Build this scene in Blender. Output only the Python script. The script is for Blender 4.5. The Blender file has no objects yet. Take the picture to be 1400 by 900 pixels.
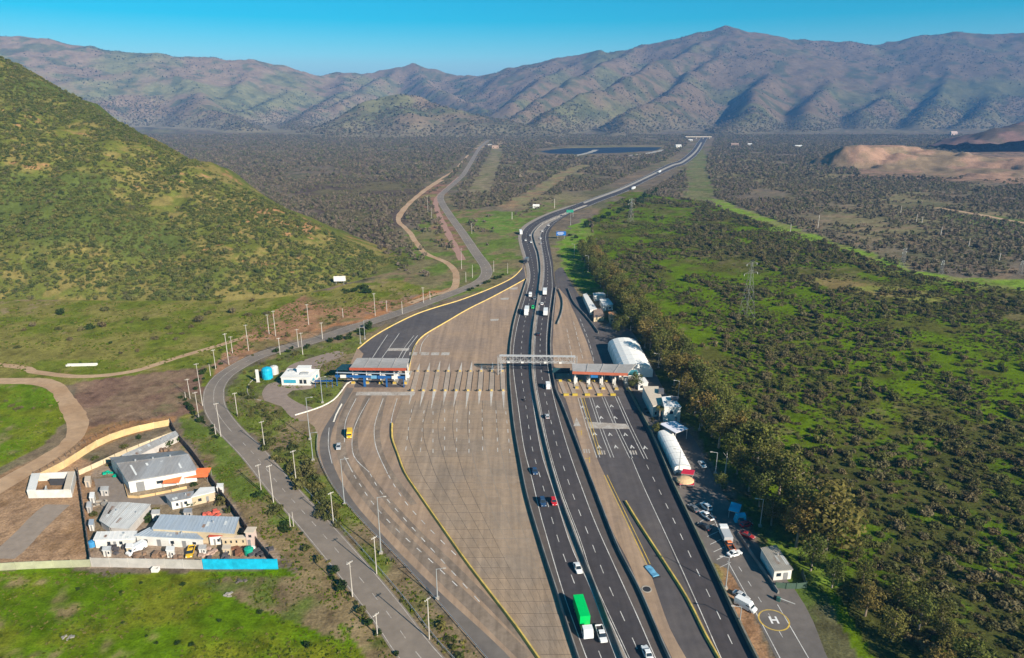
import bpy, bmesh, math, random
import numpy as np
from mathutils import Vector, Matrix
from mathutils.geometry import tessellate_polygon

# ------------------------------------------------------------------ camera, world, sun, exposure
SC = bpy.context.scene
COL = SC.collection
PW, PH, HZ = 1400.0, 900.0, 140.0          # photo size and horizon row
F = PW * 24.0 / 36.0                        # focal length in photo pixels
H = 120.0                                   # drone height, metres
TH = math.atan((PH / 2 - HZ) / F)           # downward pitch
cam = bpy.data.objects.new('camera', bpy.data.cameras.new('camera'))
COL.objects.link(cam); SC.camera = cam
cam.data.sensor_width = 36.0; cam.data.lens = 24.0
cam.data.clip_start = 0.5; cam.data.clip_end = 60000
cam.location = (0, 0, H); cam.rotation_euler = (math.pi / 2 - TH, 0, 0)

SUN_EL = math.radians(28.0)
SUN_AZ = math.atan2(0.70, -0.71)            # compass angle of the sun, from +Y towards +X
sd = Vector((math.sin(SUN_AZ) * math.cos(SUN_EL), math.cos(SUN_AZ) * math.cos(SUN_EL), math.sin(SUN_EL)))
sl = bpy.data.lights.new('sun', 'SUN'); sl.energy = 5.0; sl.angle = math.radians(0.53); sl.color = (1.0, 0.90, 0.76)
so = bpy.data.objects.new('sun', sl); COL.objects.link(so)
so.rotation_euler = sd.to_track_quat('Z', 'Y').to_euler(); so.location = (300, -300, 500)

W_ = bpy.data.worlds.new('World'); SC.world = W_; W_.use_nodes = True
nt = W_.node_tree; bg = nt.nodes['Background']
sky = nt.nodes.new('ShaderNodeTexSky'); sky.sky_type = 'NISHITA'; sky.sun_disc = False
sky.sun_elevation = SUN_EL; sky.sun_rotation = SUN_AZ
sky.altitude = 900; sky.air_density = 1.0; sky.dust_density = 0.0; sky.ozone_density = 3.0
hs = nt.nodes.new('ShaderNodeHueSaturation'); hs.inputs['Hue'].default_value = 0.472
hs.inputs['Saturation'].default_value = 2.0; hs.inputs['Value'].default_value = 0.95
nt.links.new(sky.outputs[0], hs.inputs['Color']); nt.links.new(hs.outputs[0], bg.inputs['Color'])
bg.inputs['Strength'].default_value = 0.06
SC.view_settings.view_transform = 'Standard'; SC.view_settings.look = 'None'
SC.view_settings.exposure = 0.9; SC.view_settings.gamma = 1.0; SC.view_settings.use_curve_mapping = False
cy = SC.cycles
cy.use_denoising = True
cy.max_bounces = 4; cy.diffuse_bounces = 2; cy.glossy_bounces = 2; cy.transmission_bounces = 2
cy.volume_bounces = 0; cy.transparent_max_bounces = 4

# ------------------------------------------------------------------ helpers
CT, ST = math.cos(TH), math.sin(TH)
def ray(px, py):
    u, v = (px - PW / 2) / F, (PH / 2 - py) / F
    return u, CT + v * ST, -ST + v * CT
def U(px, py, z=0.0):                       # photo pixel -> point at height z
    a, b, c = ray(px, py); t = (z - H) / c
    return Vector((a * t, b * t, z))
def PY(px, py, Y):                          # photo pixel at forward distance Y
    a, b, c = ray(px, py); t = Y / b
    return Vector((a * t, Y, H + c * t))
def WP(pts, z=0.0): return [U(p[0], p[1], z) for p in pts]
def crm(P, step=4.0):                       # Catmull-Rom through 2D/3D points
    P = [Vector(p) for p in P]
    out = []
    for i in range(len(P) - 1):
        a, b, c, d = P[max(i - 1, 0)], P[i], P[i + 1], P[min(i + 2, len(P) - 1)]
        n = max(1, int((c - b).length / step))
        for k in range(n):
            t = k / n
            out.append(0.5 * (2 * b + (c - a) * t + (2 * a - 5 * b + 4 * c - d) * t * t + (3 * b - a - 3 * c + d) * t ** 3))
    out.append(P[-1]); return out
def CP(pts, step=4.0, z=0.0): return crm(WP(pts, z), step)
def resample(P, step):
    out = [P[0].copy()]; acc = 0.0
    for a, b in zip(P, P[1:]):
        L = (b - a).length
        if L < 1e-6: continue
        s = step - acc
        while s <= L:
            out.append(a.lerp(b, s / L)); s += step
        acc = (acc + L) % step if s > L else 0
        acc = L - (s - step)
    return out
def normals2(P):
    N = []
    for i in range(len(P)):
        d = P[min(i + 1, len(P) - 1)] - P[max(i - 1, 0)]; d.z = 0
        if d.length < 1e-9: d = Vector((0, 1, 0))
        d.normalize(); N.append(Vector((-d.y, d.x, 0)))
    return N
def off(P, d): return [p + n * d for p, n in zip(P, normals2(P))]

class MB:
    def __init__(s): s.v = []; s.f = []
    def add(s, V, Fs):
        b = len(s.v); s.v += [tuple(p) for p in V]; s.f += [tuple(i + b for i in f) for f in Fs]; return s
    def box(s, cx, cy, cz, sx, sy, sz, rz=0.0):
        c, n = math.cos(rz), math.sin(rz); V = []
        for z in (-.5, .5):
            for x, y in ((-.5, -.5), (.5, -.5), (.5, .5), (-.5, .5)):
                a, b = x * sx, y * sy
                V.append((cx + a * c - b * n, cy + a * n + b * c, cz + z * sz))
        return s.add(V, [(3, 2, 1, 0), (4, 5, 6, 7), (0, 1, 5, 4), (1, 2, 6, 5), (2, 3, 7, 6), (3, 0, 4, 7)])
    def hexa(s, b4, t4):
        return s.add(list(b4) + list(t4), [(3, 2, 1, 0), (4, 5, 6, 7), (0, 1, 5, 4), (1, 2, 6, 5), (2, 3, 7, 6), (3, 0, 4, 7)])
    def prism(s, pts, z0, z1):
        n = len(pts)
        V = [(p[0], p[1], z0) for p in pts] + [(p[0], p[1], z1) for p in pts]
        tr = tessellate_polygon([[Vector((p[0], p[1], 0)) for p in pts]])
        Fs = [tuple(i + n for i in t) for t in tr] + [(i, (i + 1) % n, (i + 1) % n + n, i + n) for i in range(n)]
        return s.add(V, Fs)
    def flat(s, pts, z):
        V = [(p[0], p[1], z) for p in pts]
        return s.add(V, [tuple(t) for t in tessellate_polygon([[Vector((p[0], p[1], 0)) for p in pts]])])
    def strip(s, A, B, z=None):
        n = min(len(A), len(B)); V = []
        for a, b in zip(A[:n], B[:n]):
            V += [(a[0], a[1], a[2] if z is None else z), (b[0], b[1], b[2] if z is None else z)]
        return s.add(V, [(2 * i, 2 * i + 1, 2 * i + 3, 2 * i + 2) for i in range(n - 1)])
    def tube(s, p0, p1, r0, r1=None, n=6, cap=True):
        p0, p1 = Vector(p0), Vector(p1); r1 = r0 if r1 is None else r1
        d = (p1 - p0).normalized(); a = d.orthogonal().normalized(); b = d.cross(a); V = []
        for p, r in ((p0, r0), (p1, r1)):
            for k in range(n):
                t = 2 * math.pi * k / n; V.append(p + (a * math.cos(t) + b * math.sin(t)) * r)
        Fs = [(k, (k + 1) % n, (k + 1) % n + n, k + n) for k in range(n)]
        if cap: Fs += [tuple(range(n - 1, -1, -1)), tuple(range(n, 2 * n))]
        return s.add(V, Fs)
    def loft(s, rings, cap=True):
        n = len(rings[0]); V = [p for r in rings for p in r]; Fs = []
        for i in range(len(rings) - 1):
            for k in range(n):
                Fs.append((i * n + k, i * n + (k + 1) % n, (i + 1) * n + (k + 1) % n, (i + 1) * n + k))
        if cap: Fs += [tuple(range(n - 1, -1, -1)), tuple(range((len(rings) - 1) * n, len(rings) * n))]
        return s.add(V, Fs)
    def wall(s, P, th, z0, z1, taper=0.0):    # wall of given thickness along a polyline
        N = normals2(P); rings = []
        for p, n in zip(P, N):
            h = th / 2; t = h * (1 - taper)
            rings.append([p + n * h + Vector((0, 0, z0)), p - n * h + Vector((0, 0, z0)), p - n * t + Vector((0, 0, z1)), p + n * t + Vector((0, 0, z1))])
        return s.loft(rings)
    def mesh(s, name):
        m = bpy.data.meshes.new(name); m.from_pydata(s.v, [], s.f); m.update(); return m
    def build(s, name, mat, parent=None, smooth=False, fixn=True):
        m = s.mesh(name)
        if fixn:
            b = bmesh.new(); b.from_mesh(m); bmesh.ops.recalc_face_normals(b, faces=b.faces); b.to_mesh(m); b.free()
        m.materials.append(mat)
        if smooth:
            for p in m.polygons: p.use_smooth = True
        o = bpy.data.objects.new(name, m); COL.objects.link(o)
        if parent: o.parent = parent
        return o
def tag(o, label=None, cat=None, group=None, kind=None):
    if label: o['label'] = label
    if cat: o['category'] = cat
    if group: o['group'] = group
    if kind: o['kind'] = kind
    return o
def thing(name, label, cat, loc=(0, 0, 0), rz=0.0, group=None):
    o = bpy.data.objects.new(name, None); COL.objects.link(o)
    o.location = loc; o.rotation_euler = (0, 0, rz); o.empty_display_size = 0.5
    return tag(o, label, cat, group)
def copy_tree(o, loc=None, rz=None, label=None, group=None, scale=None, parent=None):
    c = o.copy(); COL.objects.link(c)
    if parent: c.parent = parent
    if loc is not None: c.location = loc
    if rz is not None: c.rotation_euler = (0, 0, rz)
    if scale is not None: c.scale = scale if hasattr(scale, '__len__') else (scale,) * 3
    if label: c['label'] = label
    if group: c['group'] = group
    for ch in o.children: copy_tree(ch, parent=c)
    return c
_O = 'first second third fourth fifth sixth seventh eighth ninth tenth eleventh twelfth thirteenth fourteenth fifteenth sixteenth seventeenth eighteenth nineteenth'.split()
_T = {20: 'twent', 30: 'thirt', 40: 'fort', 50: 'fift', 60: 'sixt'}
def nth(i):                                 # 1 -> first
    if i < 20: return _O[i - 1]
    t = i // 10 * 10
    return _T[t] + 'ieth' if i == t else _T[t] + 'y-' + _O[i - t - 1]

_tabs = {}
def vnoise(x, y, seed):
    if seed not in _tabs: _tabs[seed] = np.random.RandomState(seed).rand(256, 256)
    T = _tabs[seed]; xi = np.floor(x).astype(np.int64); yi = np.floor(y).astype(np.int64)
    fx = x - xi; fy = y - yi; fx = fx * fx * (3 - 2 * fx); fy = fy * fy * (3 - 2 * fy)
    a, b, c, d = T[xi % 256, yi % 256], T[(xi + 1) % 256, yi % 256], T[xi % 256, (yi + 1) % 256], T[(xi + 1) % 256, (yi + 1) % 256]
    return (a * (1 - fx) + b * fx) * (1 - fy) + (c * (1 - fx) + d * fx) * fy
def fbm(x, y, scale, octv=4, seed=1, gain=0.5):
    s = 0.0; a = 1.0; t = 0.0; f = 1.0 / scale
    for k in range(octv):
        s = s + a * vnoise(x * f + 17.3 * k, y * f + 9.1 * k, seed + k); t += a; a *= gain; f *= 2.03
    return s / t
def inpoly(X, Y, poly):
    r = np.zeros(X.shape, bool); n = len(poly)
    for i in range(n):
        x0, y0 = poly[i][0], poly[i][1]; x1, y1 = poly[(i + 1) % n][0], poly[(i + 1) % n][1]
        if y0 == y1: continue
        c = ((y0 > Y) != (y1 > Y)) & (X < (x1 - x0) * (Y - y0) / (y1 - y0) + x0); r ^= c
    return r
def polydist(X, Y, P):
    d = np.full(X.shape, 1e9)
    for a, b in zip(P, P[1:]):
        dx, dy = b[0] - a[0], b[1] - a[1]; L = dx * dx + dy * dy + 1e-9
        t = np.clip(((X - a[0]) * dx + (Y - a[1]) * dy) / L, 0, 1)
        d = np.minimum(d, np.hypot(X - a[0] - t * dx, Y - a[1] - t * dy))
    return d

# ------------------------------------------------------------------ materials
MATS = {}
def M(name, c, rough=0.85, var=0.12, scale=0.5, metal=0.0, bump=0.0, c2=None, scale2=None, spec=0.3, rand=0.0, detail=6.0, stretch=None, streak=0.0):
    """paint / concrete / metal: base colour with two sizes of mottling and optional fine relief, world-sized"""
    if name in MATS: return MATS[name]
    m = bpy.data.materials.new(name); m.use_nodes = True; n = m.node_tree; L = n.links.new
    b = n.nodes['Principled BSDF']; b.inputs['Roughness'].default_value = rough; b.inputs['Metallic'].default_value = metal
    b.inputs['Specular IOR Level'].default_value = spec
    g = n.nodes.new('ShaderNodeNewGeometry'); src = g.outputs['Position']
    if stretch:
        mp = n.nodes.new('ShaderNodeMapping'); mp.inputs['Scale'].default_value = stretch; L(src, mp.inputs['Vector']); src = mp.outputs[0]
    t = n.nodes.new('ShaderNodeTexNoise'); t.inputs['Scale'].default_value = scale; t.inputs['Detail'].default_value = detail; t.inputs['Roughness'].default_value = 0.65; L(src, t.inputs['Vector'])
    r = n.nodes.new('ShaderNodeMapRange'); r.inputs[1].default_value = 0.3; r.inputs[2].default_value = 0.7; r.inputs[3].default_value = 1 - var; r.inputs[4].default_value = 1 + var; L(t.outputs['Fac'], r.inputs[0])
    x = n.nodes.new('ShaderNodeMix'); x.data_type = 'RGBA'; x.inputs[6].default_value = (*c, 1); x.inputs[7].default_value = (*(c2 or c), 1)
    t2 = n.nodes.new('ShaderNodeTexNoise'); t2.inputs['Scale'].default_value = scale2 or scale * 0.13; t2.inputs['Detail'].default_value = 4; L(src, t2.inputs['Vector'])
    r2 = n.nodes.new('ShaderNodeMapRange'); r2.inputs[1].default_value = 0.42; r2.inputs[2].default_value = 0.62; L(t2.outputs['Fac'], r2.inputs[0]); L(r2.outputs[0], x.inputs[0])
    mu = n.nodes.new('ShaderNodeVectorMath'); mu.operation = 'SCALE'; L(x.outputs[2], mu.inputs[0]); L(r.outputs[0], mu.inputs['Scale'])
    out = mu.outputs[0]
    if streak:                                   # tyre wear drawn out along the driving direction
        ms = n.nodes.new('ShaderNodeMapping'); ms.inputs['Scale'].default_value = (1, .035, 1); ms.inputs['Rotation'].default_value = (0, 0, .06); L(g.outputs['Position'], ms.inputs['Vector'])
        ts = n.nodes.new('ShaderNodeTexNoise'); ts.inputs['Scale'].default_value = .45; ts.inputs['Detail'].default_value = 5; ts.inputs['Roughness'].default_value = .6; L(ms.outputs[0], ts.inputs['Vector'])
        rs = n.nodes.new('ShaderNodeMapRange'); rs.inputs[1].default_value = .32; rs.inputs[2].default_value = .68; rs.inputs[3].default_value = 1 - streak; rs.inputs[4].default_value = 1 + streak * .6; L(ts.outputs['Fac'], rs.inputs[0])
        m3 = n.nodes.new('ShaderNodeVectorMath'); m3.operation = 'SCALE'; L(out, m3.inputs[0]); L(rs.outputs[0], m3.inputs['Scale']); out = m3.outputs[0]
    if rand:
        oi = n.nodes.new('ShaderNodeObjectInfo'); rr = n.nodes.new('ShaderNodeMapRange'); rr.inputs[3].default_value = 1 - rand; rr.inputs[4].default_value = 1 + rand
        L(oi.outputs['Random'], rr.inputs[0]); m2 = n.nodes.new('ShaderNodeVectorMath'); m2.operation = 'SCALE'; L(out, m2.inputs[0]); L(rr.outputs[0], m2.inputs['Scale']); out = m2.outputs[0]
    L(out, b.inputs['Base Color'])
    if bump:
        bp = n.nodes.new('ShaderNodeBump'); bp.inputs['Strength'].default_value = 0.6; bp.inputs['Distance'].default_value = bump; L(t.outputs['Fac'], bp.inputs['Height']); L(bp.outputs[0], b.inputs['Normal'])
    MATS[name] = m; return m
def leafmat(name, stops, var=0.35, trans=0.25):
    """foliage: hue picked per plant, light and dark leaves by a small noise"""
    m = bpy.data.materials.new(name); m.use_nodes = True; n = m.node_tree; L = n.links.new
    b = n.nodes['Principled BSDF']; b.inputs['Roughness'].default_value = 0.8; b.inputs['Specular IOR Level'].default_value = 0.05
    oi = n.nodes.new('ShaderNodeObjectInfo'); cr = n.nodes.new('ShaderNodeValToRGB')
    el = cr.color_ramp.elements
    for i, c in enumerate(stops):
        e = el[i] if i < 2 else el.new(1.0)
        e.position = i / max(1, len(stops) - 1); e.color = (*c, 1)
    L(oi.outputs['Random'], cr.inputs[0])
    g = n.nodes.new('ShaderNodeNewGeometry'); t = n.nodes.new('ShaderNodeTexNoise'); t.inputs['Scale'].default_value = 0.9; t.inputs['Detail'].default_value = 3; L(g.outputs['Position'], t.inputs['Vector'])
    r = n.nodes.new('ShaderNodeMapRange'); r.inputs[1].default_value = 0.3; r.inputs[2].default_value = 0.7; r.inputs[3].default_value = 1 - var; r.inputs[4].default_value = 1 + var; L(t.outputs['Fac'], r.inputs[0])
    mu = n.nodes.new('ShaderNodeVectorMath'); mu.operation = 'SCALE'; L(cr.outputs[0], mu.inputs[0]); L(r.outputs[0], mu.inputs['Scale']); L(mu.outputs[0], b.inputs['Base Color'])
    if trans:
        tr = n.nodes.new('ShaderNodeBsdfTranslucent'); L(mu.outputs[0], tr.inputs['Color']); mx = n.nodes.new('ShaderNodeMixShader'); mx.inputs[0].default_value = trans
        L(b.outputs[0], mx.inputs[1]); L(tr.outputs[0], mx.inputs[2]); L(mx.outputs[0], n.nodes['Material Output'].inputs['Surface'])
    MATS[name] = m; return m
def vcolmat(name, noises, bump=0.3, bscale=0.6, rough=0.95):
    """terrain: colour of the soil and grass from the vertex attribute, broken up by noise at several sizes"""
    m = bpy.data.materials.new(name); m.use_nodes = True; n = m.node_tree; L = n.links.new
    b = n.nodes['Principled BSDF']; b.inputs['Roughness'].default_value = rough; b.inputs['Specular IOR Level'].default_value = 0.0
    a = n.nodes.new('ShaderNodeVertexColor'); a.layer_name = 'Col'; out = a.outputs['Color']; g = n.nodes.new('ShaderNodeNewGeometry'); last = None
    for sc, v in noises:
        t = n.nodes.new('ShaderNodeTexNoise'); t.inputs['Scale'].default_value = sc; t.inputs['Detail'].default_value = 5; t.inputs['Roughness'].default_value = 0.65; L(g.outputs['Position'], t.inputs['Vector'])
        r = n.nodes.new('ShaderNodeMapRange'); r.inputs[1].default_value = 0.3; r.inputs[2].default_value = 0.7; r.inputs[3].default_value = 1 - v; r.inputs[4].default_value = 1 + v; L(t.outputs['Fac'], r.inputs[0])
        mu = n.nodes.new('ShaderNodeVectorMath'); mu.operation = 'SCALE'; L(out, mu.inputs[0]); L(r.outputs[0], mu.inputs['Scale']); out = mu.outputs[0]; last = t
    L(out, b.inputs['Base Color'])
    bp = n.nodes.new('ShaderNodeBump'); bp.inputs['Strength'].default_value = 0.7; bp.inputs['Distance'].default_value = bump
    t = n.nodes.new('ShaderNodeTexNoise'); t.inputs['Scale'].default_value = bscale; t.inputs['Detail'].default_value = 6; L(g.outputs['Position'], t.inputs['Vector'])
    L(t.outputs['Fac'], bp.inputs['Height']); L(bp.outputs[0], b.inputs['Normal'])
    MATS[name] = m; return m
def grid_mesh(name, X, Y, Z, C, mat, smooth=True):
    R, K = X.shape
    V = np.stack([X, Y, Z], -1).reshape(-1, 3)
    idx = np.arange(R * K).reshape(R, K)
    Q = np.stack([idx[:-1, :-1], idx[:-1, 1:], idx[1:, 1:], idx[1:, :-1]], -1).reshape(-1, 4)
    m = bpy.data.meshes.new(name); m.vertices.add(len(V)); m.vertices.foreach_set('co', V.astype(np.float32).ravel())
    m.loops.add(Q.size); m.loops.foreach_set('vertex_index', Q.astype(np.int32).ravel())
    m.polygons.add(len(Q)); m.polygons.foreach_set('loop_start', np.arange(0, Q.size, 4, dtype=np.int32))
    m.update(calc_edges=True); m.validate()
    if smooth: m.polygons.foreach_set('use_smooth', np.ones(len(Q), bool))
    ca = m.color_attributes.new('Col', 'FLOAT_COLOR', 'POINT')
    ca.data.foreach_set('color', np.concatenate([C.reshape(-1, 3), np.ones((len(V), 1))], 1).astype(np.float32).ravel())
    m.materials.append(mat); o = bpy.data.objects.new(name, m); COL.objects.link(o); o['kind'] = 'structure'
    return o
def mix3(A, B, t): return A * (1 - t[..., None]) + np.asarray(B) * t[..., None]
def sst(a, b, x): t = np.clip((x - a) / (b - a), 0, 1); return t * t * (3 - 2 * t)
# ------------------------------------------------------------------ traced lines of the place (photo pixels, turned into ground metres)
BL = [(827, 1000), (790, 900), (761, 810), (740, 745), (721, 680), (711, 630), (704, 590), (700, 557), (697, 519), (697, 492), (698.5, 468), (704, 437), (713, 406), (720.5, 382)]
MBR = [(893, 1000), (850, 900), (816, 810), (791, 748), (766, 680), (749, 620), (735, 560), (728.5, 523), (726.5, 492), (727.5, 464), (730.5, 437), (736, 402), (739, 370), (736.5, 348), (732.5, 336), (729.5, 324), (731.5, 317), (742, 307), (760, 298.5), (778, 290.5), (802, 281.5)]
BR = [(965, 1000), (914, 900), (875, 810), (844, 749), (817, 680), (794, 620), (771, 560), (760, 533), (754, 499), (752.5, 471), (754.5, 440), (757.5, 413), (760, 394)]
LL = [(842, 1000), (802, 900), (770, 810), (744, 722), (738, 700), (727, 654), (716, 610), (709, 560), (702.5, 512), (701.5, 490), (703.5, 465), (709, 437), (717.5, 408), (724.5, 383), (723.5, 366), (718, 348), (713.5, 332), (713, 321), (719, 311), (733, 301.5), (752, 292.5), (775, 284.5), (788, 279.5)]
LR = [(884, 1000), (842, 900), (808, 806), (789, 766), (777, 736), (757, 672), (740, 618), (730, 560), (725, 523), (723, 492), (724, 464), (727, 437), (732.5, 404), (736, 380), (735.5, 368), (733, 348), (729, 336), (726, 324), (728, 316), (739, 305.5), (757, 297), (777, 289), (798, 281)]
RL = [(900, 1000), (857, 900), (810, 796), (790, 736), (766, 672), (748, 610), (738, 560), (731.5, 523), (729.5, 492), (730.5, 464), (733.5, 437), (739, 404), (743, 380), (743, 356), (739, 330), (739.5, 319), (750, 306.5), (768, 296), (781, 289.5), (804, 280.5)]
RR = [(940, 1000), (896, 900), (870, 840), (840, 774), (815, 718), (798, 674), (776, 612), (761, 560), (752.5, 523), (748, 495), (747, 470), (749, 440), (753, 410), (755, 390), (753, 362), (748, 338), (746, 324), (749, 314), (759, 304), (779, 291), (804, 281.5)]
# far part of the motorway, outer edges
FL = [(788, 279), (812, 270), (838, 261), (862, 250), (883, 240), (912, 225), (929, 219), (945, 206), (953, 195), (959, 187)]
FR = [(806, 282), (828, 273), (856, 262.5), (876, 252), (894, 243), (924, 229), (938, 224), (955, 210), (963, 197), (968, 188)]
OUTK = [(488, 477), (510, 460), (540, 443), (570, 429), (600, 419), (630, 410), (670, 394.5), (698, 381), (711, 369), (716.5, 360), (714.5, 349), (709.5, 332), (709, 320), (715, 309.5), (730, 300), (749, 291.5), (772, 283.5), (786, 278.5)]
INNK = [(558.5, 511), (562, 489), (568, 472), (580, 458.5), (610, 440.5), (640, 423), (670, 408), (700, 392), (719, 381.5)]
YB = [(795, 985), (734, 898), (706, 858), (676, 819), (640, 772), (606, 724), (574, 678), (554, 648), (544, 622), (536, 599), (536, 580)]
GRL = [(735, 985), (662, 898), (626, 856), (586, 810), (540, 760), (500, 719), (474, 690), (454, 664), (440, 637), (433.5, 616), (434.5, 596)]
RB = [(1085, 1000), (1033, 900), (1003, 839), (977, 783), (943, 711), (920, 662), (900, 614), (886, 584), (870, 554), (857, 530)]
YR = [(1032, 990), (982, 900), (965, 870), (940, 820), (909, 771), (875, 719), (855.5, 687)]
OLD = [(665, 1000), (572, 896), (532, 841), (486, 783), (434, 722), (385, 667), (346, 620), (312, 585), (295, 560), (292, 541), (295, 528), (306, 514), (327, 500), (355, 486), (387, 476.5), (432, 465), (480, 448.5), (530, 433), (570, 419), (620, 400.5), (650, 388.5), (664, 377), (663.5, 364), (650, 345), (632, 318), (616, 296), (604, 277), (602.5, 268), (609, 261), (624, 248), (634, 238), (644, 222), (652, 208), (659, 199), (668, 192)]

# ------------------------------------------------------------------ ground sheet
def ground():
    Ys = list(np.linspace(-500, 110, 14)) + list(np.geomspace(118, 3000, 430)) + list(np.geomspace(3150, 14000, 18))
    K = np.concatenate([np.linspace(-2.2, -1.02, 60)[:-1], np.linspace(-1.02, 1.02, 520), np.linspace(1.02, 2.2, 60)[1:]])
    Y = np.repeat(np.array(Ys)[:, None], len(K), 1); wd = np.clip(Y, 0, 6300) + 120; wd[Y < 110] = 420
    X = K[None, :] * wd
    D = np.clip(Y, 100, 4000)
    wx = X + (fbm(X, Y, 18, 3, 11) - .5) * np.minimum(D * .035, 45); wy = Y + (fbm(X, Y, 18, 3, 21) - .5) * np.minimum(D * .05, 60)
    n1 = fbm(X, Y, 60, 4, 31); n2 = fbm(X, Y, 14, 4, 41); n3 = fbm(X, Y, 5, 3, 51); n4 = fbm(X, Y, 220, 4, 61)
    C = np.zeros(X.shape + (3,)); C[:] = (.150, .120, .088)
    C = mix3(C, (.185, .16, .085), sst(.5, .68, n4)); C = mix3(C, (.11, .108, .055), sst(.5, .7, n1) * .8)
    C = mix3(C, (.22, .155, .10), sst(.56, .7, n2) * .7)
    def zone(pts, col, col2=None, nn=None, lo=.45, hi=.6, col3=None, amt=1.0):
        nonlocal C
        ma = inpoly(wx, wy, WP(pts)).astype(float) * amt
        Z = np.zeros_like(C); Z[:] = col
        if col2 is not None: Z = mix3(Z, col2, sst(lo, hi, n2 if nn is None else nn))
        if col3 is not None: Z = mix3(Z, col3, sst(.58, .7, n3 * .5 + n1 * .5))
        C = C * (1 - ma[..., None]) + Z * ma[..., None]
    def band(pts, w, col, col2=None, nn=None):
        nonlocal C
        P = CP(pts, 12); d = polydist(wx, wy, P); ma = 1 - sst(w * .7, w * 1.1, d)
        Z = np.zeros_like(C); Z[:] = col
        if col2 is not None: Z = mix3(Z, col2, sst(.45, .6, n2 if nn is None else nn))
        C = C * (1 - ma[..., None]) + Z * ma[..., None]
    G, G2, GY, BR_, OR = (.105, .175, .006), (.07, .115, .006), (.19, .195, .045), (.20, .145, .085), (.36, .17, .075)
    # right hand scrub with winter grass between the bushes
    zone([(800, 300), (862, 262), (960, 276), (1100, 322), (1240, 372), (1400, 398), (2300, 430), (2300, 1100), (1300, 1100), (1100, 900), (1030, 720), (900, 480), (830, 400)], (.092, .145, .005), (.09, .092, .02), n2 * .6 + n1 * .4, .46, .6, (.125, .105, .045))
    zone([(1060, 640), (1200, 600), (1500, 560), (2300, 600), (2300, 1100), (1300, 1100), (1200, 900), (1100, 740)], (.065, .070, .018), (.075, .12, .008), n2, .5, .62)
    zone([(1160, 246), (1150, 224), (1200, 218), (1400, 202), (1800, 202), (1800, 285), (1420, 252)], (.25, .16, .11), (.12, .095, .06), n2)
    band([(970, 272), (1040, 300), (1110, 326), (1180, 350), (1240, 372), (1320, 385), (1420, 390)], 15, (.16, .24, .03), (.19, .2, .06))
    band([(955, 205), (953, 230), (957, 255), (958, 272)], 22, (.16, .15, .07), (.12, .14, .05))
    zone([(1100, 375), (1240, 395), (1330, 405), (1250, 415), (1130, 395)], (.2, .15, .06), GY, n2)
    zone([(1280, 290), (1400, 300), (1600, 315), (1600, 330), (1400, 322), (1300, 300)], (.12, .15, .05))
    # valley floor between the two roads
    zone([(500, 410), (520, 360), (560, 320), (575, 300), (600, 290), (655, 285), (700, 290), (780, 272), (742, 296), (712, 318), (715, 360), (690, 385), (600, 415)], (.115, .16, .03), (.17, .145, .07), n2, .42, .6, (.2, .13, .08))
    zone([(395, 250), (560, 240), (590, 262), (520, 345), (480, 340)], (.10, .075, .06), (.13, .11, .06), n1)
    zone([(640, 300), (700, 294), (716, 300), (700, 322), (668, 318)], (.12, .2, .03), (.16, .17, .05), n3)
    zone([(760, 345), (775, 318), (800, 298), (812, 330), (835, 372), (850, 405), (800, 402), (782, 384)], (.13, .23, .02), (.15, .18, .04), n3)
    zone([(640, 195), (720, 186), (760, 195), (740, 203), (660, 205)], (.3, .22, .14), (.16, .14, .08), n2)
    band([(700, 282), (735, 262), (770, 240), (800, 226)], 16, (.2, .18, .09), (.25, .17, .1))
    band([(655, 262), (668, 235), (676, 215), (680, 203)], 20, (.22, .18, .11), (.16, .15, .07))
    band([(622, 340), (600, 300), (593, 280), (592, 262), (605, 252)], 14, (.24, .135, .095), (.18, .16, .06))
    # left meadow below the hill
    zone([(-900, 398), (0, 402), (300, 410), (430, 398), (520, 380), (600, 396), (560, 424), (430, 456), (330, 492), (285, 555), (250, 577), (110, 522), (0, 525), (-900, 560)], (.13, .155, .018), (.195, .175, .045), n2, .4, .58, (.22, .165, .09))
    zone([(360, 440), (410, 405), (470, 420), (560, 405), (640, 388), (655, 380), (560, 424), (430, 456), (330, 492), (296, 515), (290, 495)], (.30, .165, .09), (.19, .15, .06), n2, .5, .62, (.22, .15, .12))
    band([(420, 458), (480, 438), (530, 424), (600, 400)], 4, OR, (.3, .18, .1))
    zone([(105, 522), (275, 500), (278, 560), (236, 573), (112, 598), (95, 560)], (.185, .112, .078), (.225, .15, .095), n2, .45, .65, (.13, .11, .055))
    zone([(100, 588), (236, 566), (236, 575), (60, 640), (85, 610)], (.30, .16, .075), (.21, .13, .06), n3)
    zone([(-900, 526), (60, 524), (82, 545), (90, 575), (60, 610), (0, 645), (-900, 720)], G, (.15, .18, .012), n2, .45, .62, (.17, .15, .06))
    zone([(-900, 740), (0, 655), (60, 625), (108, 604), (118, 640), (130, 768), (-900, 785)], (.33, .21, .125), (.27, .165, .09), n2, .45, .62)
    zone([(118, 640), (236, 582), (290, 655), (378, 768), (126, 772)], (.30, .225, .165), (.22, .17, .11), n2, .45, .62, (.16, .16, .05))
    zone([(-900, 778), (130, 779), (378, 781), (432, 800), (480, 870), (545, 1000), (600, 1150), (-900, 1300)], (.095, .165, .003), (.15, .165, .012), n1 * .35 + n2 * .65, .43, .6, (.2, .155, .07))
    zone([(270, 798), (330, 790), (400, 790), (450, 830), (470, 880), (400, 850), (330, 830)], (.19, .14, .075), (.10, .13, .025), n2, .45, .58, (.15, .10, .07))
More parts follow.
